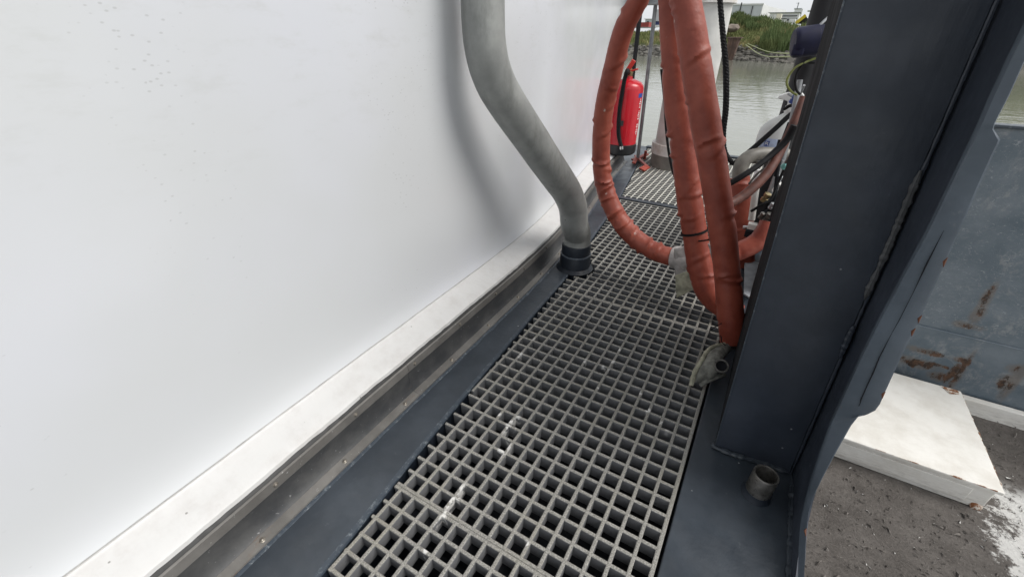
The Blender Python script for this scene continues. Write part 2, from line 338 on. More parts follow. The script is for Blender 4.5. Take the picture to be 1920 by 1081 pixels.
# ------------------------------------------------------------------ mesh helpers
class MB:
    def __init__(s): s.v = []; s.f = []; s.sm = []
    def add(s, vs, fs, smooth=False):
        o = len(s.v); s.v += [tuple(v) for v in vs]
        for f in fs: s.f.append(tuple(i+o for i in f)); s.sm.append(smooth)
        return s
    def box(s, a, b, mat=None):
        (x0, y0, z0), (x1, y1, z1) = a, b
        vs = [Vector((x, y, z)) for z in (z0, z1) for y in (y0, y1) for x in (x0, x1)]
        if mat is not None: vs = [mat @ v for v in vs]
        return s.add(vs, [(0, 2, 3, 1), (4, 5, 7, 6), (0, 1, 5, 4), (2, 6, 7, 3), (0, 4, 6, 2), (1, 3, 7, 5)])
    def tube(s, pts, rad, n=12, caps=True, closed=False, smooth=True, inner=None):
        pts = [Vector(p) for p in pts]; k = len(pts)
        if not hasattr(rad, '__len__'): rad = [rad]*k
        up = None; vs = []
        for i, p in enumerate(pts):
            if closed: t = pts[(i+1) % k]-pts[i-1]
            else: t = pts[min(i+1, k-1)]-pts[max(i-1, 0)]
            t.normalize()
            if up is None: up = t.orthogonal().normalized()
            up = (up-t*up.dot(t)).normalized(); w = t.cross(up)
            for j in range(n):
                a = 2*math.pi*j/n
                r = rad[i](a) if callable(rad[i]) else rad[i]
                vs.append(p+(up*math.cos(a)+w*math.sin(a))*r)
        fs = []
        for i in range(k if closed else k-1):
            for j in range(n):
                a = i*n+j; b = i*n+(j+1) % n; i2 = (i+1) % k
                fs.append((a, b, i2*n+(j+1) % n, i2*n+j))
        if caps and not closed: fs += [tuple(range(n-1, -1, -1)), tuple(range((k-1)*n, k*n))]
        return s.add(vs, fs, smooth)
    def lathe(s, prof, org, axis=(0, 0, 1), n=24, smooth=True, close=False):
        axis = Vector(axis).normalized(); u = axis.orthogonal().normalized(); w = axis.cross(u); org = Vector(org); vs = []
        for r, h in prof:
            for j in range(n):
                a = 2*math.pi*j/n; vs.append(org+axis*h+(u*math.cos(a)+w*math.sin(a))*r)
        k = len(prof); fs = []
        for i in range(k if close else k-1):
            for j in range(n):
                i2 = (i+1) % k
                fs.append((i*n+j, i*n+(j+1) % n, i2*n+(j+1) % n, i2*n+j))
        if not close:
            if prof[0][0] > 1e-6: fs.append(tuple(range(n-1, -1, -1)))
            if prof[-1][0] > 1e-6: fs.append(tuple(range((k-1)*n, k*n)))
        return s.add(vs, fs, smooth)
    def prism(s, poly, off):
        n = len(poly); a = [Vector(p) for p in poly]; off = Vector(off); b = [p+off for p in a]
        return s.add(a+b, [tuple(range(n-1, -1, -1)), tuple(range(n, 2*n))]+[(i, (i+1) % n, n+(i+1) % n, n+i) for i in range(n)])
    def strip(s, rows, smooth=True):
        """rows: list of equally long point lists -> quad sheet"""
        n = len(rows[0]); vs = [p for r in rows for p in r]
        return s.add(vs, [(i*n+j, i*n+j+1, (i+1)*n+j+1, (i+1)*n+j) for i in range(len(rows)-1) for j in range(n-1)], smooth)
    def build(s, name, mat, parent=None, bevel=0, seg=2):
        me = bpy.data.meshes.new(name); me.from_pydata(s.v, [], s.f)
        me.polygons.foreach_set('use_smooth', s.sm)
        bm = bmesh.new(); bm.from_mesh(me)
        bmesh.ops.remove_doubles(bm, verts=bm.verts, dist=1e-6)
        bmesh.ops.recalc_face_normals(bm, faces=bm.faces); bm.to_mesh(me); bm.free()
        me.set_sharp_from_angle(angle=math.radians(38))
        me.materials.append(M[mat] if isinstance(mat, str) else mat)
        o = bpy.data.objects.new(name, me); COL.objects.link(o)
        if parent is not None:
            o.parent = parent; o.matrix_parent_inverse = Matrix.Translation(parent.location).inverted() if parent.location.length else Matrix()
        if bevel:
            b = o.modifiers.new('bevel', 'BEVEL'); b.width = bevel; b.segments = seg; b.limit_method = 'ANGLE'; b.angle_limit = math.radians(40)
        return o
def link_mesh(name, me, parent, loc):
    o = bpy.data.objects.new(name, me); COL.objects.link(o); o.parent = parent
    o.location = Vector(loc)-parent.location; return o
def thing(name, label, cat, loc=(0, 0, 0), group=None):
    o = bpy.data.objects.new(name, None); COL.objects.link(o); o.location = loc; o.empty_display_size = 0.05
    return tag(o, label, cat, group)
def tag(o, label=None, cat=None, group=None, kind=None):
    for k, v in (('label', label), ('category', cat), ('group', group), ('kind', kind)):
        if v: o[k] = v
    return o
def spline(pts, m=8):
    """Catmull-Rom through points (any dimension, numpy)"""
    P = np.array([list(p) for p in pts], float); P = np.vstack([2*P[0]-P[1], P, 2*P[-1]-P[-2]]); out = []
    for i in range(1, len(P)-2):
        for k in range(m):
            t = k/m
            out.append(0.5*((2*P[i])+(-P[i-1]+P[i+1])*t+(2*P[i-1]-5*P[i]+4*P[i+1]-P[i+2])*t*t+(-P[i-1]+3*P[i]-3*P[i+1]+P[i+2])*t**3))
    out.append(P[-2]); return np.array(out)
def curve_fn(pts):
    d = spline(pts, 12); return lambda y: float(np.interp(y, d[:, 1], d[:, 0]))

# plan curves of the side deck (x as a function of y)
strip_in = curve_fn([(-.54, -1.6), (-.553, -.9), (-.567, -.63), (-.60, -.2), (-.628, .35), (-.65, .8), (-.70, 1.2), (-.755, 1.7), (-.83, 2.2), (-.905, 2.67), (-1.0, 3.3), (-1.03, 3.5)])
wall_foot = curve_fn([(-.70, -1.6), (-.712, -.75), (-.72, -.3), (-.724, .1), (-.732, .6), (-.762, 1.0), (-.845, 1.5), (-.955, 2.2), (-1.01, 2.75), (-1.07, 3.3), (-1.09, 3.5)])
YS = np.linspace(-1.6, 2.78, 70)

# ================================================================== STRUCTURE: own deck
deck = MB().box((-1.3, -1.7, -0.36), (0.30, 3.5, -0.34)).build('deck', 'dark'); tag(deck, kind='structure')
# painted strip along the deckhouse
m = MB(); ys = np.linspace(-1.6, 3.42, 90)
m.strip([[(wall_foot(y)-0.06, y, -0.002), (strip_in(y)-0.012, y, -0.002)] for y in ys], False)
m.build('edge_strip', 'navy', deck)
m = MB(); m.strip([[(strip_in(y)-0.012, y, -0.0015+0.0015*mnoise.noise((0, y*30, 0))), (strip_in(y)-0.001, y, -0.001), (strip_in(y)+0.001, y, -0.006)] for y in np.linspace(-1.6, 3.42, 300)], True)
m.build('worn_lip', 'edge', deck)
m = MB(); m.strip([[(strip_in(y)+0.001, y, -0.006), (strip_in(y)+0.0015, y, -0.34)] for y in ys], False); m.build('strip_web', 'collar', deck)
# painted plate along the outboard side
m = MB().box((0.011, -1.5, -0.34), (0.2405, 3.42, -0.003)); m.build('edge_strip', 'navy', deck, 0.003)
m = MB().box((-1.02, 3.36, -0.12), (0.2405, 3.42, 0.012)); m.build('end_beam', 'navy', deck, 0.003)
# cross beam between the grating panels
m = MB(); m.box((strip_in(1.87)-0.02, 1.85, -0.12), (0.012, 1.893, 0.006)); m.build('cross_beam', 'navy', deck, 0.003)
# grating bearers hidden in the dark under the panels
for y in (-0.4, 0.628, 2.6): MB().box((-0.9, y-0.03, -0.12), (0.01, y+0.03, -0.05)).build('bearer', 'dark', deck)

# ------------------------------------------------------------------ grating panels
BARW, TOPZ, BARH = 0.0080, 0.0, 0.038
def unit_bar(axis, mat='grating'):
    """bar of unit length, tapered section, slightly rounded top"""
    w = BARW/2; sec = [(-w*0.72, -BARH), (w*0.72, -BARH), (w, -0.0014), (w*0.6, 0), (-w*0.6, 0), (-w, -0.0014)]
    vs = [((t, a, b) if axis == 'x' else (a, t, b)) for t in (0, 1) for a, b in sec]
    n = len(sec)
    mb = MB().add(vs, [tuple(range(n-1, -1, -1)), tuple(range(n, 2*n))]+[(i, (i+1) % n, n+(i+1) % n, n+i) for i in range(n)])
    me = mb.build('tmp', mat); d = me.data; bpy.data.objects.remove(me); return d
BX, BY = unit_bar('x'), unit_bar('y')
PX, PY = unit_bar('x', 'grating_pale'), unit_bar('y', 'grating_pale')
def grating(y0, y1, rows, label, skip_zone=None, BX=BX, BY=BY):
    t = thing('grating_panel', label, 'grating', (-0.3, (y0+y1)/2, -0.04), 'walkway grating panels')
    ys = np.linspace(y0, y1, rows+1)
    for k, y in enumerate(ys):                               # cross bars
        xs = strip_in(y)+0.006+random.uniform(0, .004)
        if skip_zone: xs = max(xs, skip_zone(y))
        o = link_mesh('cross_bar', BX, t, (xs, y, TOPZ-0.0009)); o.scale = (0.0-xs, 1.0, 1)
    for i in range(0, 27):                                   # long bars
        x = -0.04*i
        yy = np.linspace(y0, y1, 240)
        ok = [y for y in yy if x > max(strip_in(y)+0.008, skip_zone(y)+0.002 if skip_zone else -9)]
        if not ok: continue
        runs = []
        st = ok[0]; pv = ok[0]
        for y in ok[1:]:
            if y-pv > (yy[1]-yy[0])*1.6: runs.append((st, pv)); st = y
            pv = y
        runs.append((st, pv))
        for a, b in runs:
            if b-a < 0.015: continue
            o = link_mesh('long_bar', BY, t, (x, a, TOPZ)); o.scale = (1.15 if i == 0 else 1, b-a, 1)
    return t
PIPE_FOOT = Vector((-0.652, 0.838, 0))
def round_pipe(y):                                           # notch sawn out around the pipe collar
    d = abs(y-PIPE_FOOT.y)
    return PIPE_FOOT.x+math.sqrt(max(0, 0.092**2-d*d)) if d < 0.092 else -9
def round_spud(y): return -9
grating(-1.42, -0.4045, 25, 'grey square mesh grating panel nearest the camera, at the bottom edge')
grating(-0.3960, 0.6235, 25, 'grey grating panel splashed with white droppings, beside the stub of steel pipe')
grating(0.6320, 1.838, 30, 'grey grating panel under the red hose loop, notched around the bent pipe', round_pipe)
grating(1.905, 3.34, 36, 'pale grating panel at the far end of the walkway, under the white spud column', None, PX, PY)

# ================================================================== DECKHOUSE WALL
dw = thing('deckhouse_wall', 'tall glossy white deckhouse wall filling the left, with steel flashing along its foot', 'wall', (-0.86, 0.5, 0))
prof = [(-0.150, 0.142)]                                     # (offset from foot line, z) white wall with a coved bottom
prof = [(-0.136, 0.138), (-0.1395, 0.146), (-0.143, 0.156), (-0.1465, 0.172), (-0.149, 0.195), (-0.150, 0.26), (-0.150, 0.6), (-0.150, 1.1), (-0.150, 2.44)]
rows = []
for y in YS: rows.append([(wall_foot(y)+a, y, z) for a, z in prof])
ye = YS[-1]; xe = wall_foot(ye)
for k in range(1, 9):                                        # rounded far corner, then the end wall runs inboard
    an = math.pi/2*k/8
    rows.append([(xe+a-0.05*(1-math.cos(an)), ye+0.05*math.sin(an), z) for a, z in prof])
rows.append([(xe+a-1.6, ye+0.05, z) for a, z in prof])
MB().strip(rows).build('wall_panel', 'wall', dw)
led = []
for y in list(YS):
    j = 0.004*mnoise.noise((y*9, 3, 0))+0.002*mnoise.noise((y*40, 1, 0))
    j2 = 0.003*mnoise.noise((y*7, 8, 0))
    led.append([(wall_foot(y)-0.127+j2, y, 0.1425), (wall_foot(y)-0.122+j2, y, 0.1415), (wall_foot(y)-0.085, y, 0.132), (wall_foot(y)-0.053+j, y, 0.123), (wall_foot(y)-0.046+j, y, 0.119), (wall_foot(y)-0.043+j, y, 0.106)])
led = []
for y in np.linspace(YS[0], YS[-1], 320):
    j = 0.0018*mnoise.noise((y*9, 3, 0))+0.0014*mnoise.noise((y*40, 1, 0)); j2 = 0.0016*mnoise.noise((y*7, 8, 0))
    f = wall_foot(y)
    led.append([(f-0.142+j2, y, 0.1440), (f-0.134+j2, y, 0.1445), (f-0.129+j2, y, 0.1405), (f-0.085, y, 0.132), (f-0.053+j, y, 0.123), (f-0.046+j, y, 0.119), (f-0.043+j, y, 0.106)])
MB().strip(led).build('ledge', 'ledge', dw)
cr_ = [Vector((wall_foot(y)-0.1385+0.0016*mnoise.noise((y*7, 8, 0)), y, 0.1452)) for y in np.linspace(YS[0], YS[-1], 200)]
MB().tube(cr_, [0.0011+0.0006*mnoise.noise(p*40) for p in cr_], 5).build('caulk_line', 'caulk', dw)
MB().box((-1.9, -2.4, 2.45), (-0.25, 1.55, 2.51)).build('added_sky_blocker', 'wall', dw)  # unseen overhang, added to block sky light so the ledge doesn't burn out
def band(name, mat, sec, y0=YS[0], y1=YS[-1], n=70):
    return MB().strip([[(wall_foot(y)+a, y, z) for a, z in sec] for y in np.linspace(y0, y1, n)], False).build(name, mat, dw)
band('seam', 'seam', [(-0.046, 0.112), (-0.041, 0.108), (-0.038, 0.104), (-0.041, 0.098)])
fl = [(-0.041, 0.1035), (-0.034, 0.1005), (-0.031, 0.078), (-0.034, 0.076)]
edges = [-1.6, -0.15, 1.25, 2.78]
for a, b in zip(edges[:-1], edges[1:]):
    band('upper_flange', 'flash', fl, a+0.0004, b-0.0004, 40)
    band('flashing', 'flash_dark', [(-0.034, 0.080), (-0.036, 0.055), (-0.035, 0.03), (-0.028, 0.012), (-0.022, 0.006)], a+0.0004, b-0.0004, 40)
    band('lower_flange', 'flash', [(-0.0235, 0.0075), (-0.022, 0.009), (-0.001, 0.0035), (0.0, 0.0), (-0.0005, -0.004)], a+0.0004, b-0.0004, 40)
# paint bead along the flashing foot
MB().strip([[(wall_foot(y)-0.0005, y, 0.0), (wall_foot(y)+0.003+0.003*mnoise.noise((y*14, 0, 5)), y, 0.0005), (wall_foot(y)+0.009+0.004*mnoise.noise((y*18, 2, 5)), y, -0.0017)] for y in np.linspace(-1.6, 2.78, 260)]).build('paint_bead', 'edge', dw)
bm_ = MB().lathe([(0.0058, 0), (0.0058, 0.0012), (0.0040, 0.002), (0.0040, 0.0042), (0.0022, 0.0056), (0, 0.0058)], (0, 0, 0), (1, 0, 0.15), 10)
bo = bm_.build('bolt', 'bolt'); bme = bo.data; bpy.data.objects.remove(bo)
bm2 = MB().lathe([(0.0058, 0), (0.0058, 0.0012), (0.0040, 0.002), (0.0040, 0.0042), (0.0022, 0.0056), (0, 0.0058)], (0, 0, 0), (0.25, 0, 1), 10)
bo = bm2.build('bolt', 'bolt'); bme2 = bo.data; bpy.data.objects.remove(bo)
y = -0.80
while y < 2.7:
    link_mesh('bolt', bme, dw, (wall_foot(y)-0.0330, y, 0.089)); y += 0.226
y = -0.645
while y < 2.7:
    link_mesh('bolt', bme2, dw, (wall_foot(y)-0.011, y, 0.0062)); y += 0.222

# ================================================================== BENT GREY PIPE
dp = thing('drain_pipe', 'bent grey galvanised pipe rising from a navy collar beside the white wall', 'pipe', PIPE_FOOT)
xw = PIPE_FOOT.x
pp = [PIPE_FOOT+Vector((0, 0, 0.10)), PIPE_FOOT+Vector((0, 0, 0.16))]
for (px, py, dx) in [(1077,420,0),(1074,388,-.006),(1063,360,-.014),(1043,330,-.026),(1020,297,-.042),(996,261,-.060),(972,226,-.078),(950,193,-.094),(931,160,-.106),(917,122,-.115),(909,80,-.120),(906,35,-.123),(905,-20,-.125),(904,-150,-.126)]:
    pp.append(at_x(px, py, xw+dx))
sp = spline(pp, 8)
MB().tube(sp, 0.0585, 28).build('pipe', 'pipe', dp)
MB().lathe([(0.069, -0.04), (0.069, 0.066), (0.066, 0.071), (0.064, 0.073), (0.064, 0.112), (0.062, 0.117), (0.0587, 0.118)], PIPE_FOOT, n=32).build('collar', 'collar', dp)
MB().lathe([(0.084, -0.0015), (0.078, 0.003), (0.072, 0.009), (0.0685, 0.012)], PIPE_FOOT, n=32).build('weld_bead', 'collar', dp)
MB().lathe([(0.0692, 0.0665), (0.0695, 0.0685), (0.0682, 0.0715), (0.0640, 0.0735)], PIPE_FOOT, n=32).build('collar_rim', 'edge', dp)

# ================================================================== HOSES
def hose_path(spec, m=10):
    """spec: (px, py, y_plane, width_px)"""
    P = []; 
    for px, py, y, w in spec:
        p = at_y(px, py, y); P.append((*p, wid(w, p)/2))
    return spline(P, m)
def sleeve(name, path, mat, parent, seed, wr=0.06, n=20, folds=()):
    pts = [Vector(p[:3]) for p in path]; L = [0]
    for a, b in zip(pts[:-1], pts[1:]): L.append(L[-1]+(b-a).length)
    tot = L[-1]; N = max(24, int(tot/0.006)); s = np.linspace(0, tot, N)
    A = np.stack([np.interp(s, L, path[:, k]) for k in range(4)], 1); rads = []
    fl = [(f*tot, random.uniform(0.05, 0.12), random.uniform(0, 6.28), random.uniform(-.9, .9)) for f in folds for _ in (0, 1)]
    fl = [(a+random.uniform(-.012, .012), b, c, d) for a, b, c, d in fl]
    def mk(i):
        si, r = s[i], A[i, 3]
        def f(a):
            q = mnoise.noise((math.cos(a)*1.2+seed, math.sin(a)*1.2, si*9))
            w = r*(1+wr*0.9*q+wr*0.5*mnoise.noise((math.cos(a)*2+seed, math.sin(a)*2, si*38)))
            for fp, fa, ph, tl in fl:
                d = (si-fp-tl*r*math.cos(a-ph+.8)-.004*q)/0.006
                if abs(d) < 5: w += r*fa*1.5*math.exp(-d*d)*max(0, math.cos((a-ph)/2))**3 - r*fa*0.8*math.exp(-((d-2.2)**2)/2)*max(0, math.cos((a-ph)/2))**3
            return w
        return f
    return MB().tube([Vector(p) for p in A[:, :3]], [mk(i) for i in range(N)], n).build(name, mat, parent)

h1 = thing('hydraulic_hose', 'rust-red hose hanging in a wide loop in front of the fire extinguisher', 'hose', at_y(1130, 290, .86), 'sleeved hydraulic hoses')
p1 = hose_path([(1222,-60,.80,38),(1197,0,.81,38),(1168,60,.82,38),(1147,140,.84,37),(1132,210,.86,35),(1127,290,.87,33),(1134,350,.87,33),(1154,400,.86,34),(1184,440,.85,35),(1222,468,.84,35),(1262,482,.84,34),(1305,487,.86,34),(1350,482,.90,34),(1392,468,.93,35),(1420,452,.95,34),(1434,430,.96,30),(1440,415,.97,27)])
sleeve('sleeve', p1, 'hose', h1, 3, 0.05, folds=(.05,.09,.17,.21,.26,.33,.40,.43,.455,.48,.505,.53,.55,.575,.60,.62,.645,.67,.70,.84,.87,.9))
h2 = thing('hydraulic_hose', 'rust-red hose in the middle, curving to the right behind the straightest one', 'hose', at_y(1330, 560, .74), 'sleeved hydraulic hoses')
p2 = hose_path([(1256,-70,.76,46),(1258,0,.76,46),(1262,100,.75,44),(1270,200,.75,46),(1282,280,.75,46),(1292,370,.745,45),(1303,440,.74,44),(1313,500,.735,45),(1328,545,.73,46),(1352,572,.73,42),(1385,590,.73,40)])
sleeve('sleeve', p2, 'hose', h2, 11, 0.05, folds=(.22,.37,.45,.55,.565,.63,.77,.82))
def band_ring(parent, path, frac, w, mat, name, tail=None, ext=1.05, half=0.004):
    pts = path[:, :3]; i = int(frac*(len(path)-2)); c = Vector(pts[i]); t = (Vector(pts[i+1])-c).normalized(); r = path[i, 3]*ext
    mb = MB().lathe([(r, -half), (r+w, -half), (r+w, half), (r, half)], c, t, 20, close=True)
    if tail: mb.tube(tail, 0.003, 6)
    return mb.build(name, mat, parent)
q = at_y(1318, 451, .69)
band_ring(h2, p2, .60, 0.002, 'rubber', 'cable_tie', [at_y(1310, 452, .70), at_y(1326, 450, .69), at_y(1332, 448, .69)], 1.05)
h3 = thing('hydraulic_hose', 'rust-red hose in front, dropping straight to the deck edge beside the navy post', 'hose', at_y(1372, 635, .585), 'sleeved hydraulic hoses')
p3 = hose_path([(1272,-70,.66,54),(1285,0,.66,54),(1297,70,.655,55),(1308,140,.65,55),(1321,220,.645,53),(1335,300,.64,51),(1347,380,.63,49),(1357,450,.62,47),(1364,520,.61,46),(1369,580,.595,46),(1372,622,.585,44),(1372,640,.58,40)])
sleeve('sleeve', p3, 'hose', h3, 29, 0.04, folds=(.10,.21,.31,.44,.62,.80,.9))
MB().lathe([(0.026, -0.012), (0.026, 0.02)], at_y(1371, 645, .585), n=16).build('end_fitting', 'steeldirty', h3)
# chalk mark on the hose
cm = MB()
for pts in ([(1369,483),(1366,492),(1371,496),(1374,488),(1369,483)], [(1378,489),(1376,496),(1380,500)], [(1377,506),(1380,512)]):
    cm.tube([at_y(a, b, .575) for a, b in pts], 0.0012, 4)
h5 = thing('hydraulic_hose', 'short upright rust-red hose standing behind, capped by a grey elbow', 'hose', at_z(1388, 492), 'sleeved hydraulic hoses')
yb = at_z(1390, 492).y
p5 = hose_path([(1392,500,yb,42),(1391,460,yb,42),(1390,410,yb+.02,40),(1388,365,yb+.03,38),(1387,332,yb+.04,34)])
sleeve('sleeve', p5, 'hose', h5, 41, 0.05, folds=(.15, .45, .62, .9))
pe = hose_path([(1387,335,yb+.04,26),(1389,312,yb+.05,26),(1400,297,yb+.07,25),(1420,289,yb+.10,24),(1445,288,yb+.14,23),(1475,290,yb+.18,22)])
MB().tube(pe[:, :3], list(pe[:, 3]), 16).build('elbow', 'greyhose', h5)
band_ring(h5, p5, .32, 0.002, 'rubber', 'cable_tie', None, 1.06, .005)
h6 = thing('brown_hose', 'thin brown hose sweeping up to the right from behind the straight red hose', 'hose', at_y(1400, 360, 1.0))
p6 = hose_path([(1330,382,.86,15),(1360,384,.92,16),(1385,373,.96,17),(1412,352,1.0,18),(1440,322,1.05,18),(1462,285,1.1,17),(1480,248,1.12,15),(1496,210,1.14,14),(1506,182,1.16,13)])
sleeve('sleeve', p6, 'brownhose', h6, 51, 0.05, 12)
# tape and torn canvas wrap on the loop hose
i = int(.66*len(p1)); 
tw = hose_path([(1262,482,.84,40),(1275,484,.835,44),(1288,486,.835,46),(1302,487,.84,44)])
sleeve('tape_wrap', tw, 'tape', h1, 61, 0.08, 20, folds=(.3, .6))
def sheet(name, corners, mat, parent, nu=14, nv=14, amp=0.006, th=0.0025, seed=0, fr=30):
    a, b, c, d = [Vector(p) for p in corners]; rows = []
    nrm = (b-a).cross(d-a).normalized()
    for i in range(nu+1):
        u = i/nu; r = []
        for j in range(nv+1):
            v = j/nv; p = (a*(1-u)+b*u)*(1-v)+(d*(1-u)+c*u)*v
            p = p+nrm*amp*(mnoise.noise(p*fr+Vector((seed, 0, 0)))+0.6*mnoise.noise(p*fr*2.3+Vector((0, seed, 0))))
            if i in (0, nu) or j in (0, nv): p = p+Vector((1, 0, 1))*0.002*mnoise.noise(p*140)
            r.append(p)
        rows.append(r)
    o = MB().strip(rows).build(name, mat, parent)
    s_ = o.modifiers.new('thick', 'SOLIDIFY'); s_.thickness = th; return o
sheet('canvas_flap', [at_y(1264,466,.80), at_y(1302,455,.80), at_y(1308,512,.79), at_y(1266,520,.79)], 'tape', h1, seed=2)
sheet('canvas_flap', [at_y(1266,516,.785), at_y(1310,500,.785), at_y(1306,540,.775), at_y(1268,559,.775)], 'canvas', h1, seed=5)
sheet('canvas_flap', [at_y(1327,455,.70), at_y(1342,470,.70), at_y(1340,510,.70), at_y(1333,480,.70)], 'tape', h2, seed=9)

# black rope and rubber lines
rp = thing('black_rope', 'black braided rope hanging down beside the white column, bent back up at the bottom', 'rope', at_y(1361, 200, 1.35))
pr_ = hose_path([(1347,-60,1.35,9),(1350,0,1.35,9.5),(1355,60,1.35,10),(1361,130,1.35,10.5),(1361,200,1.35,10.5),(1356,250,1.35,10),(1359,283,1.35,9),(1374,308,1.35,9)], 12)
pts = [Vector(p[:3]) for p in pr_]; L = [0]
for a, b in zip(pts[:-1], pts[1:]): L.append(L[-1]+(b-a).length)
s_ = np.linspace(0, L[-1], 220); A = np.stack([np.interp(s_, L, pr_[:, k]) for k in range(4)], 1)
for k in range(3):                                           # three laid strands
    P = [Vector(A[i, :3])+Vector((math.cos(s_[i]*170+k*2.094), math.sin(s_[i]*170+k*2.094), 0))*A[i, 3]*0.5 for i in range(len(A))]
    MB().tube(P, [A[i, 3]*0.62 for i in range(len(A))], 7).build('strand', 'rubber', rp)
def line(name, spec, mat, label, cat, n=10, group=None):
    p = hose_path(spec, 8); o = MB().tube(p[:, :3], list(p[:, 3]), n).build(name, mat); return tag(o, label, cat, group)
line('rubber_line', [(1374,308,1.35,8),(1390,296,1.36,8.5),(1420,271,1.38,9),(1455,240,1.4,9),(1482,215,1.42,9),(1500,205,1.43,9)], 'rubber', 'black rubber line rising to the right from the lowest bend of the rope', 'hose')
line('rubber_line', [(1300,352,.90,9),(1330,356,.95,10),(1365,345,.98,11),(1395,328,1.0,11),(1425,308,1.04,11),(1452,285,1.08,12),(1475,262,1.1,13),(1490,235,1.1,14)], 'rubber', 'thicker black line crossing in front of the grey elbow', 'hose')
line('black_cable', [(1240,130,1.0,5),(1246,190,1.0,5),(1249,240,1.0,5),(1254,285,1.0,5),(1263,325,1.0,5),(1280,360,1.0,5)], 'rubber', 'thin black cable showing left of the middle red hose before the white column', 'cable', 8)

# ragged sleeve end with a steel ring
rg = thing('torn_canvas_sleeve', 'torn dirty canvas sleeve end lying at the foot of the straight red hose', 'canvas sleeve', at_z(1330, 700))
A0 = [(1358,646,.05),(1330,655,.065),(1313,680,.065),(1302,700,.035),(1296,722,.012)]
B0 = [(1372,655,.04),(1358,672,.07),(1350,690,.075),(1338,707,.045),(1312,722,.010)]
rows = []
for (a, b) in zip(A0, B0):
    p0, p1_ = at_z(*a), at_z(*b)
    rows.append([p0.lerp(p1_, k/8)+Vector((0, 0, 0.012*math.sin(math.pi*k/8)+0.004*mnoise.noise((p0*30+Vector((k, 0, 0))))))for k in range(9)])
R2 = np.array([[list(p) for p in r] for r in rows]); rr = np.stack([spline(R2[:, k], 5) for k in range(9)], 1)
rr = [[Vector(p)+Vector((0, 0, 1))*0.004*mnoise.noise(Vector(p)*70) for p in r] for r in rr]
o = MB().strip(rr).build('canvas', 'ragdark', rg); s_ = o.modifiers.new('thick', 'SOLIDIFY'); s_.thickness = 0.004
ef = [Vector(r[0])+Vector((0, 0, 0.002)) for r in rr]
MB().tube(ef, [0.006+0.004*abs(mnoise.noise(p*60)) for p in ef], 8).build('frayed_hem', 'canvas', rg)
lip = [at_z(1312,722,.012), at_z(1330,712,.03), at_z(1350,704,.04), at_z(1358,702,.035)]
MB().tube(spline([(*p, ) for p in lip], 6), [0.007]*19, 8).build('rolled_edge', 'ragdark', rg)
rc = at_z(1352, 686, .085); ax = (CAM-rc).normalized()+Vector((0.15, 0, 0.25))
MB().lathe([(0.0155, -.008), (0.0195, -.008), (0.0205, 0), (0.0195, .008), (0.0155, .008)], rc, ax, 24, close=True).build('steel_ring', 'steelstub', rg)
MB().lathe([(0.0148, -.05), (0.0152, -.004), (0.012, -.004), (0.001, -.006)], rc, ax, 20).build('ring_bore', 'dark', rg)
wr = [at_y(1352,622,.50), at_y(1335,618,.47), at_y(1330,626,.46), at_y(1344,632,.47), at_y(1353,636,.49), at_y(1354,645,.49), at_y(1360,650,.50)]
wr = [at_z(1353,606,.10), at_z(1342,612,.07), at_z(1330,622,.02), at_z(1340,627,.05), at_z(1352,631,.09), at_z(1353,640,.08), at_z(1360,647,.07)]
MB().tube(spline(wr, 6), 0.0016, 6).build('tie_wire', 'rubber', rg)

# ================================================================== STEEL POST AND BRACKET (outboard side)
LEAN = 0.045
ps = thing('steel_post', 'big dark navy steel post with a curved flanged bracket, right of the walkway', 'post', (0.15, 0.15, 0))
def lean(x, y, z): return Vector((x-LEAN*z, y, z))
ZT = 1.10
f0, f1, yf, yr = 0.061, 0.232, 0.10, 0.66
MB().prism([lean(f0, yf, -0.002), lean(f1, yf+0.012, -0.002), lean(f1, yf+0.012, ZT), lean(f0, yf, ZT)], (0, 0.012, 0)).build('web_plate', 'post', ps, 0.002)
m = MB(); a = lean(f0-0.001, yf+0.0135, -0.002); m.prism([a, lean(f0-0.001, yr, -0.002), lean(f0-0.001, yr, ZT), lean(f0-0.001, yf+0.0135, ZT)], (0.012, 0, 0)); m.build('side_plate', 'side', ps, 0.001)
m = MB(); m.prism([lean(f0+0.012, yr-0.012, -.002), lean(f1, yr-0.012, -.002), lean(f1, yr-0.012, ZT), lean(f0+0.012, yr-0.012, ZT)], (0, 0.012, 0)); m.build('back_plate', 'collar', ps)
# bracket plate: outline read on its own leaning plane
XB = 0.240
inner = [(1958,-20),(1890,118),(1837,236),(1822,268),(1808,296),(1743,430),(1652,598),(1617,668),(1583,742),(1558,797),(1549,820),(1535,860),(1522,900),(1511,938),(1503,972),(1499,1005),(1497,1040),(1496,1095)]
ip = [at_lean(px, py, XB, LEAN) for px, py in inner]
ip = [Vector(p) for p in ip]
top = ip[0]; ip = [lean(XB, top.y+0.02, ZT)]+ip
ip[-1].z = min(ip[-1].z, 0.03)
tail = [lean(XB, -0.55, 0.012), lean(XB, -1.4, 0.010)]
poly = ip+tail+[lean(XB, -1.4, -0.05), lean(XB, yr, -0.05), lean(XB, yr, ZT)]
MB().prism([p for p in poly], (0.012, 0, 0)).build('bracket_plate', 'post', ps)
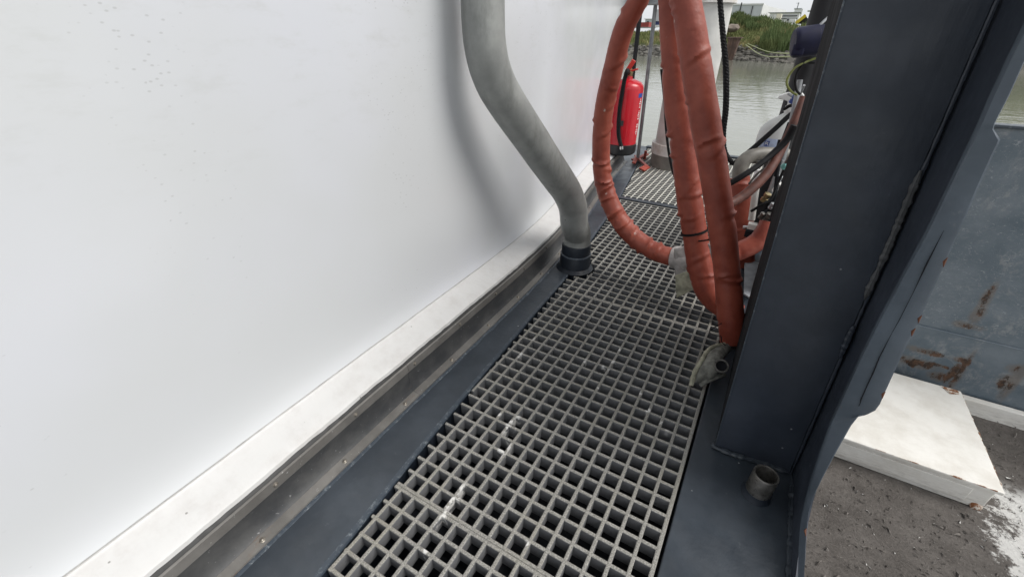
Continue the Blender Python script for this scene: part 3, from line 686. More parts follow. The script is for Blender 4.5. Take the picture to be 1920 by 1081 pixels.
# face bar on the edge of the bracket, its outboard edge notched as in the photo
outer_px = [(1990,-25),(1920,118),(1893,178),(1866,230),(1863,242),(1876,262),(1862,292),(1800,430),(1725,598),(1690,668),(1657,740),(1650,757),(1641,769),(1627,776),(1612,777),(1596,797),(1570,843),(1545,890),(1526,928),(1513,962),(1507,995),(1505,1030),(1507,1095)]
inner_px = [(1958,-20),(1890,118),(1862,178),(1837,236),(1831,248),(1822,268),(1808,296),(1743,430),(1652,598),(1617,668),(1583,742),(1576,758),(1569,772),(1563,785),(1558,797),(1549,820),(1535,860),(1522,900),(1511,938),(1503,972),(1499,1005),(1497,1040),(1496,1095)]
def bar_rows():
    inn = [at_lean(px, py, XB-0.002, LEAN) for px, py in inner_px]
    out = []
    for (px, py), p in zip(outer_px, inn):
        q = at_lean(px, py, XB+0.052, LEAN); q.y = min(q.y, p.y+0.02)
        d = ray(px, py); t = (p.y-0.004-CAM.y)/d.y; qq = CAM+d*t
        if qq.x < p.x+0.004: qq.x = p.x+0.004
        out.append(qq)
    return inn, out
inn, out = bar_rows()
def refine(L, m=3): return [L[i].lerp(L[i+1], k/m) for i in range(len(L)-1) for k in range(m)]+[L[-1]]
inn = refine(inn); out = refine(out)
mb = MB(); rows = []
for a, b in zip(inn, out):
    rows.append([a+Vector((0, 0.012, 0)), a, a+(b-a)*0.08+Vector((0, -.002, 0)), a+(b-a)*0.9+Vector((0, -.002, 0)), b, b+Vector((0, .014, 0))])
mb.strip(rows).build('face_bar', mat_navy('worn_face_bar_paint', (0.062, 0.078, 0.098), 1.2, 0.4), ps)
# weld crack line down the face bar and rust nicks on its edge
cr = [a.lerp(b, 0.45)+Vector((0, -0.004, 0)) for a, b in zip(inn, out)][21:34]
MB().tube([p+Vector((0.002*mnoise.noise(p*60), 0, 0)) for p in cr], [max(.0002, 0.0007+0.0012*mnoise.noise(p*90)) for p in cr], 5).build('weld_seam', 'dark', ps)
rust_spots = [(1782,468),(1733,572),(1660,732),(1516,1000),(1708,622)]
for k, (px, py) in enumerate(rust_spots):
    j = min(range(len(out)), key=lambda i: (Vector(out[i])-CAM).normalized().angle(ray(px, py).normalized()))
    p = out[j]; t = (out[min(j+1, len(out)-1)]-out[max(j-1, 0)]).normalized()
    MB().tube([p-t*0.008, p-t*.002+Vector((-.002, 0, 0)), p+t*0.008], [0.0006, 0.0026, 0.0006], 6).build('rust_nick', 'rustnick', ps)
def weld(name, pts, r, mat, parent, seed=0, n=7):
    sp_ = spline(pts, 14); P = [Vector(p) for p in sp_]
    return MB().tube(P, [r*min(1, .25+8*min(i, len(P)-1-i)/len(P))*(1+0.45*mnoise.noise(p*120+Vector((seed, 0, 0)))+0.35*mnoise.noise(p*45)) for i, p in enumerate(P)], n).build(name, mat, parent)
weld('weld_bead', [lean(f0-0.004, yf+0.01, 0.004), lean(f0, yf-0.003, 0.004), lean(f0+0.05, yf-0.002, 0.003), lean(f1-0.06, yf+.006, 0.003), lean(f1, yf+.009, 0.004)], 0.006, 'navy', ps, 3)
weld('weld_bead', [lean(f1+0.002, yf+0.010, z) for z in np.linspace(0.0, 1.05, 14)], 0.0028, 'post', ps, 8)
weld('weld_bead', [lean(f1-0.001+0.003*mnoise.noise((z*9, 0, 0)), yf+0.007, z) for z in np.linspace(0.50, 0.74, 10)], 0.0055, mat_navy('scraped_weld_paint', (0.045, 0.047, 0.050), 1.3, .5), ps, 15)
weld('weld_bead', [lean(f1-0.001, yf+0.007, z) for z in np.linspace(0.36, 0.44, 5)], 0.0055, 'post', ps, 25)
weld('weld_bead', [lean(XB-.003, y, 0.003) for y in np.linspace(yf, -0.3, 12)], 0.006, 'navy', ps, 35)
m = MB().tube([lean(f0, yf-0.001, z) for z in np.linspace(0.01, 1.09, 30)], 0.0014, 6); m.build('painted_corner_highlight', 'edge', ps)  # paler bead that paints the highlight line along the post's front corner

# pipe stub
pf = at_z(1418, 924); 
st = thing('pipe_stub', 'short open bare steel pipe stub welded to the navy deck edge by the post', 'pipe stub', pf)
MB().lathe([(0.0270, -0.002), (0.0270, 0.070), (0.0260, 0.072), (0.0235, 0.072), (0.0225, 0.070), (0.0225, 0.005), (0.0, 0.004)], pf, (0.03, 0.0, 1), 32).build('tube', 'steelstub', st)
MB().lathe([(0.033, -0.003), (0.0305, 0.003), (0.0282, 0.008), (0.0272, 0.014), (0.0268, 0.012)], pf, (0.03, 0, 1), 26).build('weld_skirt', 'collar', st)

# ================================================================== SPUD COLUMN, BRACKET, EXTINGUISHER, POLES
sc = at_z(1262, 318); sc = Vector((-0.655, 2.86, 0)); SR = 0.185
l_ = at_z(1222, 306); 
spd = thing('spud_column', 'thick white round steel column standing on the far grating behind the red hoses', 'column', sc)
MB().lathe([(SR-0.012, 0.10), (SR-0.012, 1.09)], sc, n=40).build('column', 'spud', spd)
MB().lathe([(SR+0.002, -0.05), (SR+0.002, 0.13), (SR-0.012, 0.132)], sc, n=40).build('sleeve', 'spudbare', spd)
MB().lathe([(SR+0.003, 0.10), (SR+0.012, 0.102), (SR+0.012, 0.178), (SR+0.006, 0.182), (SR-0.002, 0.178)], sc, n=40).build('ring_band', 'ring', spd)
MB().lathe([(SR-0.005, 1.09), (SR+0.010, 1.09), (SR+0.010, 1.9), (SR-0.005, 1.9)], sc, n=40).build('collar', 'ring', spd)
ob = MB()
pL, pR = at_y(1100, 9, 2.76), at_y(1236, 11, 2.76)
ob = thing('overhead_beam', 'grey horizontal beam joining the white wall to the column at the top edge', 'beam', (-0.95, 2.8, 1.1))
MB().box((-1.30, 2.74, pL.z), (sc.x-SR+0.03, 2.752, pL.z+0.16)).build('web', 'galv', ob, .002)
MB().box((-1.30, 2.70, pL.z-0.012), (sc.x-SR+0.03, 2.79, pL.z)).build('flange', 'galv', ob, .002)

ey = 2.52
eb = at_y(1161, 281, ey)
ex = thing('fire_extinguisher', 'red fire extinguisher with black hose and boot hanging beside the white wall', 'fire extinguisher', eb)
er = wid(58, eb)/2*0.97
etop = at_y(1181, 146, ey); H = (etop.z-eb.z); 
bz = eb.z-0.02
MB().lathe([(er*0.3, 0.0), (er*0.92, 0.0), (er*1.03, 0.012), (er*1.05, 0.03), (er*1.05, H*0.15), (er*1.0, H*0.155)], (eb.x, ey, bz), n=32).build('boot', 'bootblack', ex)
MB().lathe([(er, 0.02), (er, H*0.90), (er*0.96, H*0.945), (er*0.82, H*0.985), (er*0.5, H*1.015), (er*0.26, H*1.03), (er*0.24, H*1.06)], (eb.x, ey, bz), n=36).build('cylinder', 'red', ex)
vz = bz+H*1.06
MB().lathe([(er*.2, 0), (er*.24, .01), (er*.24, .03), (er*.16, .035), (er*.16, .05)], (eb.x, ey, vz), n=16).build('valve_head', 'brass', ex)
lv = MB(); d_ = Vector((0.5, 0.35, 0.75)).normalized()
a = Vector((eb.x-0.012, ey-0.01, vz+0.035)); b = Vector(at_y(1189, 113, ey)); 
def bar(p, q, w, h, up=(0, 0, 1)):
    t = (q-p).normalized(); s = t.cross(Vector(up)).normalized()*w/2; u = s.cross(t).normalized()*h/2; mb = MB()
    vs = [p-s-u, p+s-u, p+s+u, p-s+u, q-s-u, q+s-u, q+s+u, q-s+u]
    return mb.add(vs, [(0, 1, 2, 3), (7, 6, 5, 4), (0, 4, 5, 1), (1, 5, 6, 2), (2, 6, 7, 3), (3, 7, 4, 0)])
lvo = bar(a, b, 0.04, 0.03).build('lever', 'redlever', ex, .003)
bar(a+Vector((0, 0, -.008)), a+Vector((.07, .02, .012)), 0.028, 0.010).build('carry_handle', 'redlever', ex, .002)
rp_ = [a+Vector((-.03+.018*math.cos(t), -.01, .018*math.sin(t))) for t in np.linspace(0, 2*math.pi, 16)[:-1]]
MB().tube(rp_, 0.0018, 5, closed=True).build('pin_ring', 'chrome', ex)
hp = [Vector((eb.x, ey-.02, vz+.02))]+[at_y(px, py, ey-er-.015) for px, py in [(1176,133),(1171,150),(1166,178),(1162,205),(1160,232),(1160,252),(1163,268),(1165,274)]]
hsp = spline(hp, 6)
hs = MB().tube(hsp, wid(8, eb)/2*.9, 10).build('hose', 'rubber', ex)
MB().tube([hsp[-1], hsp[-1]+np.array([.004, 0, -.022])], wid(7, eb)/2, 10).build('nozzle', 'chrome', hs)
cl = at_y(1163, 231, ey-er-.012); bar(cl+Vector((-.004, 0, 0)), cl+Vector((.022, 0, 0)), .012, .035).build('hose_clip', 'bootblack', ex)
# printed marks running up the right flank
lab = MB(); lab2 = MB()
def on_cyl(ang, z, r): return Vector((eb.x+r*math.cos(ang), ey+r*math.sin(ang), z))
for k in range(19):
    z0 = bz+H*(0.30+0.026*k)
    if k in (6, 7, 13): continue
    an0 = math.radians(-12-2*((k*5) % 3)); an1 = math.radians(-7+2*((k*7) % 3))
    lab.strip([[on_cyl(an0+(an1-an0)*u/3, z, er*1.004) for u in range(4)] for z in (z0, z0+H*0.014)], False)
lab.build('printed_text', 'whiteprint', ex)
lab2.strip([[on_cyl(math.radians(-26+24*u/3), z, er*1.005) for u in range(4)] for z in (bz+H*.80, bz+H*.855)], False)
lab2.build('label', 'blueprint', ex)

# stand pole with red clamps
gp = at_z(1195, 303); 
gpole = thing('stand_pole', 'thin grey upright pole with red clamp feet right of the extinguisher', 'pole', gp)
MB().tube([Vector((gp.x, gp.y, 0.0)), at_y(1231, -5, gp.y), at_y(1236, -60, gp.y)], 0.014, 12).build('pole', 'galv', gpole)
for pa, pb, w in (((1186,300),(1214,289),.03), ((1192,292),(1213,312),.028), ((1203,318),(1214,312),.05), ((1188,306),(1196,292),.03)):
    bar(at_z(*pa, .02), at_z(*pb, .03), w, .012, (0.2, 0, 1)).build('clamp', 'redbracket', gpole, .002)
MB().box((gp.x+.02, gp.y+.10, 0.0), (gp.x+.04, gp.y+.12, .07)).build('clamp_pin', 'redbracket', gpole)
dpz = at_y(1186, 150, 2.66)
dk = thing('hanging_lever_bar', 'slim dark steel bar above the extinguisher, left of the grey pole', 'bar', dpz)
MB().tube([at_y(1184, 165, 2.66), at_y(1203, 0, 2.66), at_y(1208, -40, 2.66)], [0.014, .016, .016], 10).build('bar', 'darkpole', dk)
MB().lathe([(.02, -.02), (.02, .02)], at_y(1203, 12, 2.66), n=12).build('bar_clamp', 'darkpole', dk)

# ================================================================== MACHINERY BEHIND THE POST
rack = thing('pipe_rack', 'cluttered dark rack of valves and steel tubes behind the navy post', 'valve rack', (0.05, 1.3, 0))
def vtube(px0, py0, px1, py1, y, w, mat, name, n=12, par=None):
    a, b = at_y(px0, py0, y), at_y(px1, py1, y); return MB().tube([a, b], [wid(w, a)/2, wid(w, b)/2], n).build(name, mat, par or rack)
# upright dark standpipe (vertical, on the deck edge)
sp0 = at_z(1425, 400); Y2 = 1.55
ptop = at_y(1550, 0, Y2)
MB().tube([Vector((ptop.x+.004, Y2, -0.01)), Vector((ptop.x, Y2, ptop.z)), Vector((ptop.x, Y2, 1.7))], 0.045, 20).build('standpipe', 'darkpole', rack)
sh = at_y(1440, 296, 1.50)
MB().box((sh.x-0.10, 1.44, sh.z-0.02), (ptop.x+.05, 1.60, sh.z-.008)).build('shelf', 'steeldirty', rack, .002)
MB().box((sh.x+0.06, 1.50, 0.0), (sh.x+0.10, 1.54, sh.z-.02)).build('shelf_leg', 'dark', rack, .002)
vtube(1500,150,1482,240,1.30,10,'galv','tube'); vtube(1482,240,1467,300,1.30,11,'galv','tube'); vtube(1467,300,1440,372,1.28,11,'galv','tube')
vtube(1421,318,1414,352,1.25,11,'whiteprint','white_conduit'); vtube(1418,350,1409,412,1.2,12,'ring','white_conduit')
def valve(px, py, y, s, mat, name='valve'):
    c = at_y(px, py, y); r = wid(s, c)/2
    o = MB().lathe([(r*.6, -r*1.4), (r, -r*1.3), (r, -r*.3), (r*.75, -r*.2), (r*.75, r*.2), (r, r*.3), (r, r*1.3), (r*.5, r*1.4)], c, (0.3, -0.2, 1), 6, False).build(name, mat, rack); return o
valve(1436,370,1.22,13,'brass'); valve(1459,352,1.2,14,'ring'); valve(1461,336,1.2,10,'galv','fitting'); valve(1444,395,1.15,16,'dark'); valve(1440,408,1.12,14,'steeldirty'); valve(1436,422,1.1,10,'steelstub','fitting')
valve(1450,300,1.22,12,'steeldirty','fitting')
c = at_y(1411,424,1.12); MB().box(c-Vector((.018, .015, .012)), c+Vector((.016, .015, .014))).build('white_fitting', 'ring', rack, .003)
vtube(1393,426,1405,426,1.12,7,'chrome','coupling'); c = at_y(1407,436,1.11); MB().box(c-Vector((.02, .015, .018)), c+Vector((.015, .015, .012))).build('block', 'dark', rack, .003)
c = at_y(1472,311,1.1); MB().lathe([(.004, -.012), (.011, -.010), (.012, 0), (.008, .010), (.003, .012)], c, (0.5, -.6, .6), 10).build('teal_cap', 'teal', rack)
for (a_, b_, w_) in (((1468,262),(1455,330),9), ((1458,330),(1449,395),8), ((1482,230),(1470,262),10)): vtube(*a_, *b_, 1.16, w_, 'dark', 'tube')
for k, (nm, spec, mt) in enumerate([
    ('line', [(1398,372,1.05,6),(1420,352,1.06,6),(1440,330,1.08,6),(1452,300,1.1,6),(1462,262,1.12,6)], 'rubber'),
    ('line', [(1408,396,1.08,5),(1428,384,1.08,5),(1446,372,1.1,5),(1458,344,1.12,5),(1470,318,1.12,5)], 'rubber'),
    ('line', [(1440,440,1.0,9),(1446,420,1.02,9),(1450,400,1.04,9),(1458,376,1.06,9),(1466,350,1.08,8)], 'rubber'),
    ('line', [(1404,345,1.2,4),(1414,332,1.2,4),(1430,318,1.2,4),(1446,312,1.2,4)], 'steeldirty'),
    ('line', [(1470,205,1.35,6),(1484,198,1.34,6),(1494,210,1.32,6),(1492,235,1.3,6),(1482,262,1.28,6)], 'rubber'),
    ('line', [(1478,176,1.4,5),(1490,182,1.38,5),(1500,176,1.36,5),(1508,160,1.34,5)], 'galv')]):
    p = hose_path(spec, 6); MB().tube(p[:, :3], list(p[:, 3]), 8).build(nm, mt, rack)
valve(1488,186,1.36,11,'bluevalve','fitting'); valve(1497,184,1.36,10,'steelstub','fitting'); valve(1480,300,1.1,11,'steeldirty','fitting'); valve(1447,386,1.1,9,'galv','fitting'); valve(1455,412,1.05,14,'dark','fitting'); valve(1428,404,1.12,9,'steelstub','fitting')
# dark support panel behind the tubes
pa, pb = at_y(1462, 330, 1.45), at_y(1447, 430, 1.3)
MB().box((pb.x, 0.95, 0.0), (pb.x+0.05, 1.42, 0.22)).build('valve_block', 'steeldirty', rack, .006)
MB().box((pb.x+0.02, 1.0, 0.22), (pb.x+0.06, 1.36, 0.34)).build('valve_block', 'dark', rack, .004)
# light plate lying on the deck edge
gpl = MB()
q4 = [at_z(1396, 489, .02), at_z(1424, 494, .02), at_z(1406, 560, .02), at_z(1394, 552, .02)]
gpl.prism(q4, (0, 0, 0.006)); tag(gpl.build('grey_plate', 'plate'), 'small pale grey plate lying on the deck between the straight red hose and the post', 'plate')

# electric motor
my = 1.30
mc = at_y(1512, 78, my); mr = wid(52, mc)/2
mo = thing('electric_motor', 'dark blue rounded motor housing sticking out from behind the post', 'motor', mc)
axm = (at_y(1535, 74, my)-at_y(1490, 80, my)).normalized(); axm = (axm+Vector((0, .25, 0))).normalized()
Lm = wid(44, mc)
MB().lathe([(mr*.3, -Lm*.52), (mr*.86, -Lm*.5), (mr*.97, -Lm*.42), (mr, -Lm*.32), (mr, Lm*.35), (mr*.93, Lm*.37), (mr*.93, Lm*.75)], mc, axm, 32).build('housing', 'motor', mo)
MB().lathe([(mr*1.0, Lm*.75), (mr*1.25, Lm*.77), (mr*1.25, Lm*.95), (mr*.6, Lm*.97)], mc, axm, 32).build('flange', 'motor', mo)
cb = at_y(1497, 93, my-.03); MB().box(cb-Vector((.02, .02, .02)), cb+Vector((.02, .02, .018))).build('terminal_box', 'motor', mo, .006)
for k in range(5):
    an = k*2*math.pi/5; u = Vector(axm).orthogonal().normalized(); w = Vector(axm).cross(u)
    p = mc+Vector(axm)*Lm*.74+(u*math.cos(an)+w*math.sin(an))*mr*1.12; MB().lathe([(.006, -.004), (.006, .004)], p, axm, 6).build('bolt', 'chrome', mo)
gl = [at_y(1527,62,my+.03), at_y(1540,45,my+.05), at_y(1556,30,my+.07), at_y(1566,18,my+.08)]
MB().tube(spline(gl, 6), .005, 8).build('cable_gland', 'galv', mo)
line('earth_cable', [(1540,106,1.3,4),(1522,112,1.28,4),(1508,118,1.26,4.2),(1490,128,1.25,4.2),(1477,146,1.25,4.2),(1476,160,1.25,4.2),(1484,172,1.26,4),(1494,178,1.28,4)], 'ygcable', 'yellow-green earth cable looping out below the motor', 'cable', 8)
line('earth_cable', [(1535,119,1.3,4),(1515,118,1.28,4),(1506,119,1.26,6),(1495,135,1.26,4.5),(1491,152,1.26,4.5),(1493,168,1.26,4.5),(1500,177,1.27,4.5)], 'rubber', 'black cable looping beside the yellow-green one below the motor', 'cable', 8)

# spray bottle
by = 1.50; bb = at_y(1440, 292, by); bw = wid(62, bb)
sb = thing('spray_bottle', 'white trigger spray bottle with a pale blue label beside the rack', 'spray bottle', bb)
ht = at_y(1458, 172, by).z-bb.z
def ell(z, rx, ry, dx=0.0): return [(bb.x+dx+rx*math.cos(a), by+ry*math.sin(a), bb.z+z) for a in np.linspace(0, 2*math.pi, 25)]
bx0 = 0.012
prof_b = [(0.0, .058, .030, 0), (0.006, .066, .036, 0), (.09, .067, .037, 0), (.125, .064, .036, .002), (.155, .050, .032, .010), (.180, .030, .025, .022), (.194, .020, .020, .030), (.200, .019, .019, .030)]
MB().strip([ell(z*ht/.28, a, b, dx) for z, a, b, dx in prof_b]).build('body', 'bottle', sb)
zt = bb.z+.200*ht/.28; cx = bb.x+.030
MB().lathe([(.022, 0), (.022, .022), (.016, .026)], (cx, by, zt), n=16).build('cap', 'trigger', sb)
tp = [(-.060, .050), (-.056, .062), (-.030, .076), (.022, .080), (.036, .068), (.030, .044), (.020, .024), (-.018, .024), (-.018, .042), (-.036, .047)]
MB().prism([(cx+a, by-.016, zt+b) for a, b in tp], (0, .024, 0)).build('trigger_head', 'trigger', sb, .004)
MB().prism([(cx+.026, by-.016, zt+.035), (cx+.046, by-.016, zt+.035), (cx+.046, by-.016, zt+.060), (cx+.026, by-.016, zt+.060)], (0, .024, 0)).build('nozzle', 'bootblack', sb, .002)
MB().strip([[(bb.x+.068*math.cos(a)*1.0, by+.038*math.sin(a), bb.z+z*ht/.28) for a in np.linspace(math.radians(230), math.radians(310), 9)] for z in (.028, .085)], False).build('label', 'label', sb)
MB().strip([[(bb.x+.0686*math.cos(a), by+.0384*math.sin(a)-.0005, bb.z+z*ht/.28) for a in np.linspace(math.radians(245), math.radians(262), 4)] for z in (.050, .074)], False).build('label_mark', 'blueprint', sb)
mk = MB()
for (u0, u1, z0, z1) in ((248, 250, .054, .070), (250, 254, .067, .070), (253, 255, .061, .069), (250, 254, .060, .063), (256, 258, .054, .07), (258, 260.5, .054, .057)):
    mk.strip([[(bb.x+.0690*math.cos(a), by+.0387*math.sin(a)-.0009, bb.z+z*ht/.28) for a in np.linspace(math.radians(u0), math.radians(u1), 2)] for z in (z0, z1)], False)
mk.build('label_lettering', 'whiteprint', sb)

# ================================================================== NEIGHBOURING VESSEL (lower deck to the right)
ZD = -0.60
nd = MB(); NX, NY = 60, 70; rows = []
for i in range(NX+1):
    x = 0.27+3.4*i/NX; rows.append([(x, -1.6+3.2*j/NY, ZD+0.004*mnoise.noise((x*7, j*.35, 0))+0.0025*mnoise.noise((x*23, j*1.1, 4))) for j in range(NY+1)])
ndo = nd.strip(rows).build('neighbour_deck', 'ndeck'); tag(ndo, kind='structure')
MB().box((0.2530, -1.6, -1.3), (0.265, 3.42, -0.004)).build('hull_side', 'collar', deck)
# loose grit on that deck
def grit_mat():
    t = NT('grit_flakes'); i = t.node('ShaderNodeNewGeometry').outputs['Random Per Island']
    c = t.mix(t.ramp(i, 0.2, 0.8), (0.06, 0.052, 0.046), (0.17, 0.155, 0.14)); c = t.mix(t.ramp(i, 0.965, 0.975), c, (0.7, 0.69, 0.66))
    return t.set(c, 0.95)
gm = MB()
for k in range(3200):
    x = random.uniform(0.36, 1.6); y = random.uniform(-0.2, 1.5); s = random.uniform(.001, .0034)*(1 if random.random() < .9 else 2.2)
    if 0.42 < x < 1.05 and y > .87: continue
    an = random.uniform(0, 6.28); L_ = s*random.uniform(1, 3.2)
    Mx = Matrix.Translation((x, y, ZD+.003)) @ Matrix.Rotation(an, 4, 'Z') @ Matrix.Rotation(random.uniform(-.4, .4), 4, 'Y')
    vs = [Mx @ Vector(v) for v in ((-L_, -s*.5, 0), (L_, -s*.4, 0), (L_*.7, s*.6, 0), (-L_*.8, s*.5, 0), (0, 0, s*.9))]
    gm.add(vs, [(0, 1, 4), (1, 2, 4), (2, 3, 4), (3, 0, 4)])
tag(gm.build('grit', grit_mat()), 'loose flakes of dirt scattered over the lower deck', 'grit', None, 'stuff')

hb = thing('steel_box', 'low white painted steel box with rusty edges on the dirty lower deck', 'box', (0.75, 1.18, ZD))
bx_0, bx_1, by_0, by_1, zt_ = 0.40, 1.028, 0.885, 1.475, -0.477
MB().box((bx_0, by_0+.012, ZD), (bx_1-.012, by_1-.01, zt_-.016)).build('body', 'wsteel', hb, .004)
lid = MB(); nx, ny = 26, 24
lid.box((bx_0-.01, by_0, zt_-.0162), (bx_1, by_1, zt_)).build('lid', 'wsteel', hb, .004, 3)
MB().box((bx_0+.03, by_0+.006, ZD+.022), (bx_1-.07, by_0+.0125, zt_-.032)).build('front_panel', 'wsteel', hb, .003)
def rag_edge(name, p, q, n, r, seed):
    P = [Vector(p).lerp(Vector(q), i/n) for i in range(n+1)]
    return MB().tube([v+Vector((0, 0, .0012*mnoise.noise(v*50))) for v in P], [max(.0004, r*(0.9*mnoise.noise(v*38+Vector((seed, 0, 0)))+0.35)) for v in P], 6).build(name, 'rust', hb)
rag_edge('rusty_rim', (bx_0+.25, by_0+.001, zt_-.002), (bx_1-.02, by_0+.001, zt_-.002), 70, .0042, 2)
rag_edge('rusty_rim', (bx_1-.001, by_0+.03, zt_-.002), (bx_1-.001, by_1-.02, zt_-.002), 60, .0042, 12)
MB().lathe([(.016, -.004), (.019, 0), (.013, .003), (.003, .004)], (bx_1-.03, by_0+.010, ZD+.012), (0, -1, .3), 9, True).build('rust_patch', 'rust', hb)
MB().prism([(bx_1-.075, by_1-.004, zt_+.0012), (bx_1-.05, by_1-.05, zt_+.0012), (bx_1-.015, by_1-.035, zt_+.0012), (bx_1-.012, by_1-.004, zt_+.0012)], (0, 0, .0012)).build('rust_patch', 'rust', hb)
cmg = MB().box((0.9, 1.50, ZD-.02), (3.7, 1.535, ZD+.075)); tag(cmg.build('kerb_coaming', 'wsteel', None, .004), 'white painted steel kerb running along the foot of the grey-blue bulwark', 'coaming')

bw_ = thing('steel_bulwark', 'grey-blue scratched steel bulwark with rust patches, beyond the white box', 'bulwark', (1.5, 1.6, ZD))
z_seam = -0.243
MB().box((0.36, 1.55, ZD-.3), (3.7, 1.575, z_seam)).build('lower_plate', 'bulwark', bw_)
MB().box((0.36, 1.557, z_seam+.0002), (3.7, 1.578, 0.625)).build('upper_plate', 'bulwark', bw_)
MB().tube([(0.36, 1.553, z_seam+.001), (3.7, 1.553, z_seam+.001)], .0045, 8).build('plate_seam', 'bulwark', bw_)
MB().box((0.36, 1.548, .6255), (3.7, 1.60, .637)).build('top_rail', 'edge', bw_, .003)

# ================================================================== WATER, BANK, FAR THINGS
ZW = -1.0
w_ = MB().add([(-900, -60, ZW), (900, -60, ZW), (900, 900, ZW), (-900, 900, ZW)], [(0, 1, 2, 3)]).build('water', 'water'); tag(w_, kind='structure')
def shore(x): return 38.9-0.36*x+0.35*math.sin(x*.9)+0.2*math.sin(x*2.3+1) if x < 0 else 38.9+0.10*x+.3*math.sin(x*.8)
def hill(x): return 0.95+1.0*math.exp(-((x+6.0)/3.6)**2)+0.35*math.exp(-((x-1)/4.)**2)-0.25*(1 if x < -11 else 0)+0.1*math.sin(x*1.7)+2.6*math.exp(-((x-15)/6.)**2)
def bank_z(x, s):
    a = -1.3+ (1.25*min(1, s/2.6) if s > 0 else 0.25*s)
    if s > 2.2:
        t = min(1, (s-2.2)/7.5); a += (hill(x)+0.05)*(t*t*(3-2*t))
    return a+0.13*mnoise.noise((x*.9, s*.9, 2))+.05*mnoise.noise((x*3, s*3, 5))
rows = []
for x in np.arange(-70, 60.1, 0.6):
    rows.append([(x, shore(x)+s, bank_z(x, s)) for s in (-2, -.5, 0, .4, .8, 1.2, 1.6, 2, 2.5, 3, 3.6, 4.2, 5, 6, 7, 8, 9, 10, 12, 16, 30, 60, 140, 400)])
bk = MB().strip(rows).build('bank', 'bank'); tag(bk, kind='structure')
# riprap
rk = MB()
ico = bmesh.new(); bmesh.ops.create_icosphere(ico, subdivisions=1, radius=1); IV = [v.co.copy() for v in ico.verts]; IF = [tuple(v.index for v in f.verts) for f in ico.faces]; ico.free()
for k in range(1300):
    x = random.uniform(-22, 9); s = random.uniform(-.1, 2.6)*random.uniform(.5, 1.05); r = random.uniform(.08, .24)
    sc_ = Vector((random.uniform(.8, 1.5), random.uniform(.7, 1.2), random.uniform(.5, .9)))*r; off = Vector((random.random()*50, 0, 0)); rot = Matrix.Rotation(random.uniform(0, 6), 3, 'Z')
    c = Vector((x, shore(x)+s, bank_z(x, s)+r*.15))
    rk.add([c+rot @ Vector((v.x*sc_.x, v.y*sc_.y, v.z*sc_.z))*(1+.35*mnoise.noise(v*1.3+off)) for v in IV], IF)
tag(rk.build('riprap', 'rock'), 'grey broken rocks along the waterline of the far bank', 'rocks', None, 'stuff')
def blades(name, count, fx, fs, hmin, hmax, wdt, mat, label, cat, cond=None):
    mb = MB()
    for k in range(count):
        x = fx(); s = fs(x)
        if cond and not cond(x, s): continue
        h = random.uniform(hmin, hmax)*(0.7+.6*abs(mnoise.noise((x*.7, s*.7, 9)))); an = random.uniform(0, 3.14); b = Vector((x, shore(x)+s, bank_z(x, s)-.03))
        u = Vector((math.cos(an), math.sin(an), 0))*wdt*random.uniform(.6, 1.4); l = Vector((random.uniform(-.35, .35), random.uniform(-.35, .35), 0))*h
        mb.add([b-u, b+u, b+u*.7+l*.45+Vector((0, 0, h*.6)), b-u*.7+l*.45+Vector((0, 0, h*.6)), b+l+Vector((0, 0, h))], [(0, 1, 2, 3), (3, 2, 4)])
    return tag(mb.build(name, mat), label, cat, None, 'stuff')
blades('grass', 32000, lambda: random.uniform(-24, 22), lambda x: 1.9+8.5*random.random()**.9, .12, .45, .035, 'grass', 'rough green and straw grass covering the far bank', 'grass', lambda x, s: s > 2.1+.4*math.sin(x*2))
blades('bushes', 9000, lambda: random.gauss(-6.2, 2.0), lambda x: random.uniform(6.5, 9.5), .3, .75, .05, 'reed', 'bushy green growth on top of the bank hill', 'bushes', lambda x, s: mnoise.noise((x*.9, s*.9, 3)) > -.15)
blades('reeds', 11000, lambda: random.uniform(-2.9, 20), lambda x: random.uniform(1.7, 4.2), .8, 1.35, .028, 'reed', 'tall green reeds at the water edge of the far bank', 'reeds', lambda x, s: s > 1.6+.5*math.sin(x*1.3))
# rusted pile
py_ = shore(-5)+.2
pa, pb = at_y(1364, 72, py_), at_y(1392, 72, py_)
pc = Vector(((pa.x+pb.x)/2, py_, ZW)); 
pl = thing('mooring_pile', 'rusty brown steel pile box standing in the water before the far bank', 'pile', pc)
wt = (pb.x-pa.x)/2
MB().add([(pc.x-wt*.55, py_-.5, ZW-.3), (pc.x+wt*.35, py_-.5, ZW-.3), (pc.x+wt*.35, py_+.5, ZW-.3), (pc.x-wt*.55, py_+.5, ZW-.3), (pc.x-wt*.8, py_-.5, pa.z), (pc.x+wt*.75, py_-.5, pa.z), (pc.x+wt*.75, py_+.5, pa.z), (pc.x-wt*.8, py_+.5, pa.z)],
         [(0, 1, 5, 4), (1, 2, 6, 5), (2, 3, 7, 6), (3, 0, 4, 7), (4, 5, 6, 7)]).build('box', 'rustpile', pl)
MB().box((pc.x-wt*.95, py_-.6, pa.z), (pc.x+wt*1.0, py_+.6, pa.z+.08)).build('cap', 'rustpile', pl)
for k in range(4): MB().box((pc.x-wt*.6+k*wt*.35, py_-.56, ZW), (pc.x-wt*.6+k*wt*.35+.05, py_-.49, pa.z)).build('rib', 'rustpile', pl)
fd = at_y(1384, 121, py_-.9); tag(MB().tube([fd+Vector((-.35, 0, 0)), fd+Vector((.35, .1, .05))], .17, 12).build('fender', 'rubber'), 'black fender floating at the foot of the rusty pile', 'fender')
bc = at_y(1373, 53, py_+4.5); r = .55; bm__ = bmesh.new(); bmesh.ops.create_icosphere(bm__, subdivisions=3, radius=1)
